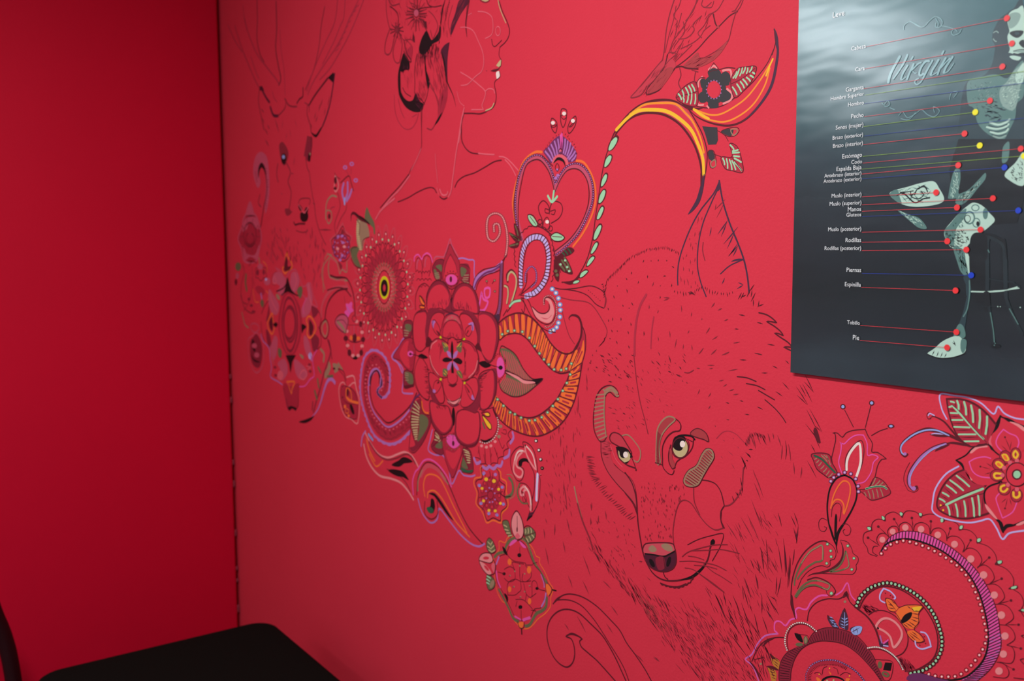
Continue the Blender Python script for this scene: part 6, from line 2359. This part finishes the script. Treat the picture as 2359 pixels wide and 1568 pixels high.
POSTER = '''
@ printed_figure
V D
F F1 595,90 480,95 400,150 345,190 300,260 262,350 260,430 285,480 280,560 250,690 170,800 0,860 -60,1000 -90,1250 -130,1480 -150,1568 595,1568
F F4 595,95 520,95 460,120 430,160 420,240 440,330 420,380 425,440 445,520 430,560 425,600 470,630 530,640 570,620 595,590
F F3 430,170 500,130 560,160 520,260 440,300
F F1 595,560 500,575 430,560 400,600 440,660 520,690 595,650
F F4 440,600 480,590 540,600 565,610 540,640 480,632
F F0 440,352 480,328 540,322 590,330 575,370 530,402 480,390
E F1 0 520,355 26,16
F F0 540,460 560,430 595,425 595,505 570,495
F F3 478,545 540,535 595,530 595,552 530,556
L F0 8 478,545 540,528 595,525
L F0 12 480,566 540,580 595,582
F F1 330,300 380,250 420,260 400,340 420,420 380,470 320,480 300,400
L F3 9 268,350 300,330 325,350
L F3 9 268,410 285,435 305,440
F F2 0,870 170,810 300,790 420,830 520,700 595,660 595,1000 520,1100 500,1250 430,1400 380,1480 300,1470 180,1400 100,1300 60,1150 0,1100
F F3 560,690 480,760 420,860 340,950 350,1090 440,1170 500,1150 530,1050 560,900 595,800 595,660
F F4 595,670 540,730 500,800 520,880 560,900 595,820
H F1 14 30 len=60 ang=10 jit=.5 150,1100 300,1080 400,1180 330,1280 160,1270
H F4 7 70 len=34 ang=-30 jit=.7 595,680 440,830 360,960 380,1110 470,1160 540,1040
H F2 6 50 len=34 ang=-20 jit=.8 595,680 440,830 360,960 380,1110 470,1160 540,1040
H F1 6 40 len=34 ang=30 jit=.9 0,880 250,820 340,1000 180,1250 60,1100
H F3 6 30 len=40 ang=-40 jit=.6 60,920 280,860 320,1000 160,1100
L F4 22 235,1300 320,1325 400,1300 440,1270
L F4 20 200,1350 300,1370 390,1350 430,1320
L F4 20 240,1400 320,1420 400,1400 425,1370
L F3 18 270,1445 340,1465 400,1440
L F1 9 215,1330 320,1352 420,1320
L F1 8 220,1385 320,1396 420,1360
L F1 8 250,1425 330,1445 410,1420
L F3 14 370,1120 420,1150 470,1170
@ printed_figure
V h
G F0 1690,0 2348,0 2348,600 2280,840 2000,860 1800,640 1700,640 1620,600 1600,300
F F2 2150,60 2200,30 2190,200 2130,240 2130,120
F F4 2348,140 2260,240 2160,340 2180,400 2348,460
H F0 7 40 len=40 ang=40 jit=1 2330,200 2200,330 2220,400 2340,440
F F2 1640,330 1700,300 1710,400 1690,540 1720,580 1600,600 1590,560
F F2 1690,560 1790,510 1900,400 1960,340 1960,400 1880,500 1800,600 1720,660 1660,640
H F4 7 46 len=40 ang=75 jit=.5 1650,330 1690,330 1690,540 1660,590 1610,580
H F4 6 46 len=40 ang=-40 jit=.6 1690,580 1800,520 1930,400 1860,500 1740,640
H F0 6 36 len=40 ang=-40 jit=.8 1690,580 1800,520 1930,400 1860,500 1740,640
F F4 1000,560 1030,520 1180,480 1300,445 1440,425 1500,500 1545,590 1520,640 1400,670 1250,680 1140,660 1060,620
F F2 1000,560 1030,520 1080,510 1100,580 1120,650 1060,620
H F2 12 30 len=90 ang=0 jit=1 1080,510 1380,450 1400,600 1280,640 1150,620
L F0 14 1110,540 1160,560 1200,600 1260,640 1340,600 1400,590
L F0 12 1250,560 1280,500 1350,480 1380,530
L F0 10 1070,570 1120,540 1180,530 1240,520
L F0 10 1210,520 1220,580 1290,600 1340,560 1310,520
L F0 14 1290,500 1340,470 1370,500
F F2 1080,715 1200,760 1290,790 1350,850 1370,900 1290,890 1200,820
H F4 8 26 len=50 ang=30 jit=.6 1110,730 1290,800 1350,890 1230,840
F F4 1810,650 1860,640 1930,670 2000,740 2055,810 2010,870 1900,960 1800,1050 1740,1110 1620,1090 1560,1000 1550,920 1620,830 1700,740
F F2 1550,920 1600,860 1700,740 1770,700 1740,800 1660,920 1640,1080 1570,1020
H F0 8 90 len=40 ang=30 jit=1 1560,950 1740,910 1800,1000 1740,1090 1620,1090
H F2 8 70 len=40 ang=60 jit=1 1560,930 1700,760 1760,800 1700,960 1620,1060
Q F2 16 1800,790 50,60
Q F0 7 1780,800 30,36
Q F2 10 1870,840 36,44
Q F2 10 1860,690 36,30
E F2 0 1960,750 26,56
E F0 0 1885,850 16,26
F F4 1740,1100 1790,1160 1810,1250 1830,1350 1780,1400 1740,1300 1700,1200
F F2 1640,1080 1740,1110 1760,1200 1790,1380 1720,1340 1680,1240
H F0 7 50 len=50 ang=70 jit=.5 1660,1100 1740,1120 1790,1360 1730,1320
F F1 1770,1390 1820,1380 1810,1568 1770,1568
@ printed_figure
V i
F F1 1740,160 1820,160 1810,360 1780,500 1750,700 1720,720 1690,660 1730,540 1760,420 1780,300
L F2 12 1800,200 1800,340 1780,480 1740,560
F F2 1690,640 1740,660 1760,760 1690,790 1640,760
F F4 1640,760 1700,760 1740,810 1765,880 1740,930 1640,965 1520,975 1420,955 1380,930 1450,880 1530,810
F F2 1720,790 1770,800 1765,880 1735,930 1710,880
M F0 10 1450,900,1425,950 1490,910,1470,965 1530,920,1510,970 1570,930,1550,970 1640,800,1660,860 1625,820,1665,850
L F0 10 1380,940 1500,980 1640,970 1760,930
@ printed_stool
V h
F F0 1810,1000 1980,950 2110,990 2170,1060 2180,1568 2130,1568 2110,1080 2040,1020 2000,1040 1990,1568 1830,1568
L F5 30 1990,980 2090,1030 2140,1080 2150,1200 2160,1568
L F5 20 1990,1000 1990,1568
L F2 10 1985,1110 2000,1140
L F5 14 1990,1400 2100,1420 2250,1440
L F4 14 1820,1530 2000,1532 2150,1520 2300,1480
L F5 10 2310,1480 2250,1450
V i
L F5 40 1980,0 1980,480
L F5 34 2165,0 2170,380
L F4 11 1815,310 1920,313 2040,308
L F4 9 2040,305 2150,298 2310,275
L F5 14 2310,275 2250,230
L F0 70 1970,340 1980,470
L F5 26 2000,480 2030,700 2050,830
L F2 10 2010,520 2040,700 2050,820
E F0 0 2065,860 50,22
L F5 34 2170,380 2230,540 2330,740
L F2 9 2200,480 2290,640
L F5 8 1790,460 2060,462 2348,478
D F4 6 2085,461 2110,462 2310,470
D F2 6 2050,850 2060,830
@ printed_ornament
V g
L F6 7 1140,300 1150,250 1210,220 1280,260 1340,270 1390,220 1450,170 1500,180 1530,220 1510,270 1460,270 1470,220
L F6 6 1460,180 1490,240 1480,270
L F6 6 1520,260 1580,270 1640,290
L F6 7 1720,290 1700,330 1640,355 1620,320 1650,290 1680,320
L F6 6 1200,210 1260,240 1310,270
L F6 6 920,1030 960,1070 1000,1050 980,1010 940,1060
L F6 6 1000,1080 1050,1100
L F6 6 1090,1160 1130,1120 1180,1180 1260,1140 1320,1100 1380,1150 1450,1170 1500,1110 1440,1070 1450,1130
L F6 6 1110,1190 1190,1200 1260,1130
L F6 6 1600,1000 1620,930 1680,920 1640,980
@ printed_title
V C
L F6 78 530,380 430,560 330,740 250,920 205,1105
L F6 34 205,1105 230,1100
L F6 64 750,335 690,470 600,640
L F6 44 600,640 480,830 350,1010
L F6 56 755,635 690,740 620,860 565,1010
L F6 30 565,1040 620,1030 700,960
L F6 50 905,385 860,460
L F6 60 930,590 880,700 820,820 740,1015
L F6 44 880,760 980,660 1060,580 1140,550
L F6 26 900,790 960,850 1020,840
L F6 60 1370,510 1280,510 1170,640 1105,780 1090,890 1140,915 1200,870
L F6 58 1465,495 1380,640 1290,810 1200,990
L F6 38 1200,990 1130,1110 1030,1175 965,1130 980,1050 1070,1000
L F6 62 1640,470 1560,610 1470,750 1415,890
L F6 30 1415,915 1500,890 1600,820
L F6 56 1785,225 1745,300
L F6 62 1845,420 1760,560 1670,720 1615,880
L F6 40 1720,690 1830,560 1960,430
L F6 64 2040,390 1940,540 1850,680 1790,830
L F6 30 1800,850 1900,810 1990,700 2080,560
'''
# ---------------------------------------------------------------- the room
RED = PAL['c']
def wall_mat(name, rgb, spec):
    m = mat(name, rgb, rough=0.62, spec=spec, noise=0.05, scale=3.0, bump=0.18, bscale=260)
    return m
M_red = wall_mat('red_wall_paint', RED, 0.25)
M_redL = wall_mat('dim_lit_red_wall', (208, 8, 50), 0.2)  # same red wall, weaker light on this side put into a deeper colour
M_white = mat('white_plaster', (205, 212, 220), rough=0.9, spec=0.1, noise=0.03, scale=4)
M_floor = mat('grey_floor_tile', (92, 90, 92), rough=0.5, spec=0.3, noise=0.15, scale=9)
M_dark = mat('dark_seam', (80, 5, 18), rough=0.9, spec=0.05)
def st(o): o['kind'] = 'structure'; return o
WT = 0.12
def plain_wall(name, lo, hi, m): return st(box(name, lo, hi, m))
plain_wall('wall_right', (-3.06, 0.0, 0.0), (ROOM_R, WT, CEIL), M_red)
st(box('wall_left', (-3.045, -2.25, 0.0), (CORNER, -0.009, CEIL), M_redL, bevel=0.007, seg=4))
st(box('wall_left', (-3.045, ROOM_B, 0.0), (CORNER, -2.25, CEIL), M_white))
plain_wall('wall_back', (-3.045, ROOM_B-WT, 0.0), (ROOM_R, ROOM_B, CEIL), M_white)
plain_wall('wall_near', (ROOM_R, ROOM_B-WT, 0.0), (ROOM_R+WT, WT, CEIL), M_white)
st(box('floor', (-3.06, ROOM_B-WT, -0.1), (ROOM_R+WT, WT, 0.0), M_floor))
st(box('ceiling', (-3.06, ROOM_B-WT, CEIL), (ROOM_R+WT, WT, CEIL+0.1), M_white))
st(box('seam_light_block', (-3.045, -0.0085, 0.0), (-2.965, -0.0005, CEIL), M_dark))  # added dark strip behind the corner gap, blocks light and darkens the recess
# lumps of old paint bridging the corner seam
def seam_flecks():
    r = random.Random(3); v = []; f = []
    for z in (1.205, 1.13, 0.93, 0.86, 0.70, 0.585, 0.545, 0.45):
        h = r.uniform(0.006, 0.016); b = len(v); c = Vector((-2.934, -0.006, z))
        for sx in (-1, 0, 1):
            for sy in (-1, 1):
                for sz in (-1, 1):
                    k = 1.0 if sx == 0 else 0.5
                    v.append((c.x+sx*0.006, c.y+sy*0.004*k, c.z+sz*h*k))
        # hexahedral lumps: three stations joined
        for s in (0, 4):
            a = b+s
            f += [(a, a+1, a+5, a+4), (a+2, a+6, a+7, a+3), (a, a+4, a+6, a+2), (a+1, a+3, a+7, a+5)]
        f += [(b, b+2, b+3, b+1), (b+8, b+9, b+11, b+10)]
    return st(mesh_obj('trim_2', v, f, [mat('old_paint', (150, 60, 76), rough=0.8, spec=0.1)]))
seam_flecks()

# ---------------------------------------------------------------- ceiling lamps (the light of the room, above the picture)
M_metal = mat('white_lamp_metal', (225, 225, 222), rough=0.4, spec=0.4)
M_tube = bpy.data.materials.new('lit_lamp_tube'); M_tube.use_nodes = True
_b = M_tube.node_tree.nodes['Principled BSDF']; _b.inputs['Emission Color'].default_value = (1, .98, .95, 1); _b.inputs['Emission Strength'].default_value = 3.0
for i, (lx, ly, sx, sy, pw) in enumerate(LAMPS):
    t = empty('ceiling_lamp', (lx, ly, CEIL))
    box('housing', (lx-sx/2-.03, ly-sy/2-.03, CEIL-.045), (lx+sx/2+.03, ly+sy/2+.03, CEIL-.001), M_metal, t, bevel=.008)
    for s in (-1, 1):
        tube('lamp_tube', [(lx-sx/2, ly+s*.04, CEIL-.058), (lx, ly+s*.04, CEIL-.058), (lx+sx/2, ly+s*.04, CEIL-.058)], .012, M_tube, t)
    tag(t, ('white ceiling batten lamp above the painted wall', 'white ceiling batten lamp at the far back of the room')[i], 'ceiling lamp')

wl = empty('wall_lamp', (CORNER, WALL_LAMP[1], WALL_LAMP[2]))
box('housing', (CORNER+.001, WALL_LAMP[1]-.6, WALL_LAMP[2]-.085), (CORNER+.035, WALL_LAMP[1]+.6, WALL_LAMP[2]+.085), M_metal, wl, bevel=.008)
for s in (-1, 1):
    tube('lamp_tube', [(CORNER+.048, WALL_LAMP[1]-.55, WALL_LAMP[2]+s*.04), (CORNER+.048, WALL_LAMP[1], WALL_LAMP[2]+s*.04), (CORNER+.048, WALL_LAMP[1]+.55, WALL_LAMP[2]+s*.04)], .012, M_tube, wl)
tag(wl, 'white batten lamp high on the pale stretch of wall beyond the red wall', 'wall lamp')

# ---------------------------------------------------------------- black padded treatment bed in the corner
M_vinyl = mat('black_vinyl', (15, 16, 14), rough=0.85, spec=0.04)
M_frame = mat('dark_steel', (28, 28, 30), rough=0.45, spec=0.3, metal=0.6)
def slab(name, x0, x1, y0, y1, z0, z1, r, edge, m, parent):
    """rounded-corner cushion with a rolled top edge"""
    prof = [(0.0, z0+edge*.6), (0.0, z1-edge), (edge*.12, z1-edge*.62), (edge*.38, z1-edge*.3), (edge*.75, z1-edge*.08), (edge*1.2, z1)]
    rings = [(edge*.5, z0)] + prof + [(edge*3.0, z1+.002)]
    out = []
    n = 9
    cs = [(x1-r, y1-r, 0), (x0+r, y1-r, 90), (x0+r, y0+r, 180), (x1-r, y0+r, 270)]
    for ins, z in rings:
        for cx, cy, a0 in cs:
            for k in range(n):
                th = math.radians(a0+90*k/(n-1)); rr = max(0.004, r-ins)
                dx = math.cos(th)*rr; dy = math.sin(th)*rr
                out.append((cx+dx, cy+dy, z))
    N = 4*n; f = []
    for i in range(len(rings)-1):
        for k in range(N): f.append((i*N+k, i*N+(k+1) % N, (i+1)*N+(k+1) % N, (i+1)*N+k))
    f.append(tuple(range(N))[::-1]); f.append(tuple((len(rings)-1)*N+k for k in range(N)))
    return mesh_obj(name, out, f, [m], parent, smooth=True)
bed = empty('treatment_bed', (-1.5, -0.4, 0))
slab('cushion', -2.345, -0.72, -0.69, -0.122, 0.55, 0.64, 0.062, 0.016, M_vinyl, bed)
box('frame', (-2.27, -0.63, 0.50), (-0.80, -0.18, 0.552), M_frame, bed, bevel=.006)
for x in (-2.2, -0.88):
    for y in (-0.58, -0.23):
        tube('leg', [(x, y, 0.51), (x, y, .25), (x, y, 0.012)], .02, M_frame, bed)
        tube('foot', [(x, y, 0.014), (x, y, .007), (x, y, 0.0)], .03, M_frame, bed, n=16)
tube('stretcher', [(-2.2, -0.58, .16), (-2.2, -.4, .16), (-2.2, -0.23, .16)], .014, M_frame, bed)
tube('stretcher', [(-0.88, -0.58, .16), (-0.88, -.4, .16), (-0.88, -0.23, .16)], .014, M_frame, bed)
tag(bed, 'black padded treatment bed with rounded corners standing in the corner of the red walls', 'bed')

def xplane(px, py, X):
    r = ROT @ Vector(((px-CXP)/FPX, -(py-CYP)/FPX, -1.0)); t = (X-CAM.x)/r.x
    return CAM+r*t
arm = empty('equipment_arm', (-2.58, -0.76, 0))
a0, a1, a2, a3, a4 = [xplane(px, py, -2.55) for px, py in ((-60, 1330), (-8, 1425), (16, 1490), (30, 1560), (40, 1640))]
tube('bent_tube', [a0+Vector((0, -.12, .03)), a0, a1, a2, a3, a4, (a4.x, a4.y+.01, .25), (a4.x, a4.y+.012, .03)], .019, mat('dark_red_brown_metal', (40, 8, 14), rough=.5, spec=.2), arm)
slab('base_plate', a4.x-.13, a4.x+.13, a4.y-.13, a4.y+.13, 0.0, .03, .12, .01, M_frame, arm)
tag(arm, 'dark bent tube arm, out of focus at the lower left edge beside the black bed', 'equipment stand')

# ---------------------------------------------------------------- the mural
draw_all(MURAL, ink, 0.00018, 0.000006)

# ---------------------------------------------------------------- the glossy poster
PO = 0.0055                                    # how far the sheet stands off the wall
GLOSS = dict(rough=0.2, spec=0.8)
PCOL = {'F0': (14, 20, 22), 'F1': (40, 62, 68), 'F2': (88, 128, 122), 'F3': (136, 168, 158), 'F4': (184, 220, 204), 'F5': (28, 42, 46), 'F6': (122, 168, 172),
        'LR': (214, 58, 66), 'LB': (38, 58, 150), 'LG': (132, 170, 60), 'DR': (240, 52, 54), 'DB': (20, 62, 200), 'DY': (246, 240, 20), 'TX': (232, 238, 240)}
def sheet_bump(nt, b, strength):
    tc = nt.nodes.new('ShaderNodeTexCoord'); mp = nt.nodes.new('ShaderNodeMapping'); mp.inputs['Scale'].default_value = (3.0, 1, 8.0); mp.inputs['Rotation'].default_value = (0, .3, 0)
    n = nt.nodes.new('ShaderNodeTexNoise'); n.inputs['Scale'].default_value = 1.3; n.inputs['Detail'].default_value = 3
    bp = nt.nodes.new('ShaderNodeBump'); bp.inputs['Strength'].default_value = strength; bp.inputs['Distance'].default_value = 0.02
    nt.links.new(tc.outputs['Object'], mp.inputs[0]); nt.links.new(mp.outputs[0], n.inputs['Vector']); nt.links.new(n.outputs[0], bp.inputs['Height']); nt.links.new(bp.outputs[0], b.inputs['Normal'])
def pmat(key):
    nm = 'print_'+{'F0':'near_black','F1':'deep_teal','F2':'mid_teal','F3':'grey_green','F4':'pale_mint','F5':'slate','F6':'ghost_teal','LR':'red_line','LB':'blue_line','LG':'green_line','DR':'red','DB':'blue','DY':'yellow','TX':'white_text'}[key]
    if nm in MATS: return MATS[nm]
    m = mat(nm, PCOL[key], **GLOSS)
    sheet_bump(m.node_tree, m.node_tree.nodes['Principled BSDF'], 0.1)
    return m
def backdrop_mat():
    m = bpy.data.materials.new('poster_backdrop_print'); m.use_nodes = True; nt = m.node_tree; b = nt.nodes['Principled BSDF']
    b.inputs['Roughness'].default_value = GLOSS['rough']; b.inputs['Specular IOR Level'].default_value = GLOSS['spec']
    tc = nt.nodes.new('ShaderNodeTexCoord'); sp = nt.nodes.new('ShaderNodeSeparateXYZ'); nt.links.new(tc.outputs['Object'], sp.inputs[0])
    # printed studio backdrop: floor, dark wall, teal haze behind the head
    mr = nt.nodes.new('ShaderNodeMapRange'); mr.inputs['From Min'].default_value = 1.465; mr.inputs['From Max'].default_value = 1.95
    nt.links.new(sp.outputs['Z'], mr.inputs['Value'])
    n = nt.nodes.new('ShaderNodeTexNoise'); n.inputs['Scale'].default_value = 9; n.inputs['Detail'].default_value = 6; nt.links.new(tc.outputs['Object'], n.inputs['Vector'])
    ad = nt.nodes.new('ShaderNodeMath'); ad.operation = 'MULTIPLY_ADD'; ad.inputs[1].default_value = 0.10; nt.links.new(n.outputs[0], ad.inputs[0]); nt.links.new(mr.outputs[0], ad.inputs[2])
    cr = nt.nodes.new('ShaderNodeValToRGB'); e = cr.color_ramp.elements
    e[0].position = 0.0; e[0].color = lin((46, 60, 68)); e[1].position = 1.0; e[1].color = lin((64, 112, 116))
    for p, c in ((.11, (28, 36, 42)), (.22, (17, 26, 29)), (.36, (24, 32, 38)), (.47, (34, 46, 52)), (.56, (44, 62, 70)), (.65, (52, 84, 90)), (.85, (60, 104, 110))):
        x = e.new(p); x.color = lin(c)
    nt.links.new(ad.outputs[0], cr.inputs[0]); nt.links.new(cr.outputs[0], b.inputs['Base Color'])
    sheet_bump(nt, b, 0.1)
    return m
poster = empty('tattoo_chart_poster', (-0.49, 0, 1.44))
PX0, PX1, PZ0, PZ1 = -0.781, -0.2, 1.4405, 2.19
sheet = box('paper_sheet', (PX0, -PO, PZ0), (PX1, -PO+.0004, PZ1), backdrop_mat(), poster)
MATS['paper_edge'] = mat('paper_edge', (150, 110, 110), rough=.7)
box('pin', (PX0+.012, -PO-.0015, PZ1-.024), (PX0+.024, 0.0, PZ1-.012), M_metal, poster, bevel=.002)
box('pin', (PX1-.024, -PO-.0015, PZ1-.024), (PX1-.012, 0.0, PZ1-.012), M_metal, poster, bevel=.002)
# little spacers of tape that hold the sheet off the wall
M_tape = mat('tape', (220, 214, 196), rough=.7)
for tx, tz in ((PX0+.03, PZ0+.05), (PX1-.05, PZ0+.05), (PX0+.03, PZ1-.06), (PX1-.05, PZ1-.06)):
    box('tape_tab', (tx, -PO+.0003, tz), (tx+.02, 0.0, tz+.02), M_tape, poster)
pbase = PO+0.00008
def poster_parts(text):
    global pbase
    cur = []; name = None
    def flush():
        global pbase
        if not name: return
        P = Paint(pbase)
        for vw, ln in cur: run_op(P, vw, ln, pmat)
        pbase += 0.000006*P.n
        P.build(name, poster)
    view = None
    for ln in text.splitlines():
        ln = ln.strip()
        if not ln: continue
        if ln[0] == '@': flush(); name = ln[1:].strip(); cur = []
        elif ln.startswith('V '): view = VIEWS[ln.split()[1]]
        else: cur.append((view, ln))
    flush()
poster_parts(POSTER)
LEAD = '''g Leve 430 545 152
g Cabeza 615 760 480 R 765,468 2175,182
g Cara 655 748 702 R 750,690 2225,435
g Garganta 560 740 893 R 742,889 2130,668
g Hombro_Superior 410 742 958 G 750,955 2348,715 x
g Hombro 583 740 1046 B 745,1040 2348,832 x
g Pecho 615 738 1172 R 745,1170 2005,1010
g Senos_(mujer) 460 735 1268 G 738,1270 1858,1125
g Brazo_(exterior) 428 732 1368 B 745,1365 2348,1185 x
g Brazo_(interior) 432 730 1452 R 735,1450 1750,1340
h Estómago 525 722 178 G 728,175 1903,65
h Codo 615 722 243 R 730,242 2315,97
h Espalda_Baja 467 717 303 G 722,302 2348,170
h Antebrazo_(interior) 345 715 360 R 722,352 1687,263
h Antebrazo_(exterior) 337 715 415 B 722,400 2152,285
h Muslo_(interior) 418 715 573 R 722,580 1465,536
h Muslo_(superior) 398 715 655 R 722,660 2035,595
h Manos 580 713 722 R 722,725 1675,687
h Gluteos 565 713 775 B 722,778 2290,717
h Muslo_(posterior) 383 713 918 R 720,935 1910,908
h Rodillas 557 712 1033 R 720,1035 1577,1025
h Rodillas_(posterior) 347 712 1113 R 720,1120 1768,1110
h Piernas 567 712 1335 B 720,1348 1817,1367
h Espinilla 550 710 1482 R 715,1488 1660,1520
i Tobillo 572 700 645 R 705,650 1668,717
i Pie 630 693 797 R 700,800 1575,872'''
for ln in LEAD.splitlines():
    f = ln.split(); ox, oy, sc = VIEWS[f[0]]
    x0, x1, yb = ox+float(f[2])/sc, ox+float(f[3])/sc, oy+float(f[4])/sc
    cu = bpy.data.curves.new('caption', 'FONT'); cu.body = f[1].replace('_', ' '); cu.size = 1.0; cu.resolution_u = 2; cu.offset = 0.0
    to = bpy.data.objects.new('caption_tmp', cu); COL.objects.link(to)
    bpy.context.view_layer.update()
    me = bpy.data.meshes.new_from_object(to)
    bpy.data.objects.remove(to)
    xs = [v.co.x for v in me.vertices]; w0, w1 = min(xs), max(xs)
    off = pbase; pbase += 0.00001
    A = wall_xz(x0, yb, off)[0]; B = wall_xz(x1, yb, off)[0]
    k = (B.x-A.x)/(w1-w0); kz = min(k*1.05, 0.0145)
    for v in me.vertices:
        x, y = v.co.x, v.co.y
        v.co = (A.x+(x-w0)*k, -off, B.y+y*kz)
    me.materials.clear(); me.materials.append(pmat('TX'))
    for p in me.polygons: p.material_index = 0
    o = bpy.data.objects.new('caption', me); COL.objects.link(o); o.parent = poster; o.matrix_parent_inverse = Matrix.Translation(poster.location).inverted()
    if len(f) > 5:
        c = f[5]; p0 = [float(a) for a in f[6].split(',')]; p1 = [float(a) for a in f[7].split(',')]
        P = Paint(pbase); P.ribbon([(ox+p0[0]/sc, oy+p0[1]/sc), (ox+p1[0]/sc, oy+p1[1]/sc)], 4.5/sc, pmat('L'+c)); P.build('leader_line', poster); pbase += .00002
        if len(f) == 8:
            P = Paint(pbase); of = P.off(); ctr = wall_xz(ox+p1[0]/sc, oy+p1[1]/sc, of)[0]
            R_ = px_size(ox+p1[0]/sc, oy+p1[1]/sc)*30/sc
            mt = pmat({'R': 'DR', 'B': 'DB', 'G': 'DY'}[c]); P.slot(mt)
            P.v = [(ctr.x+math.cos(a*math.pi/12)*R_, -of, ctr.y+math.sin(a*math.pi/12)*R_) for a in range(24)]; P.f = [tuple(range(24))]; P.mi = [0]
            P.build('marker_dot', poster); pbase += .00002
tag(poster, 'glossy dark tattoo chart poster of a seated tattooed figure with coloured marker lines', 'poster')
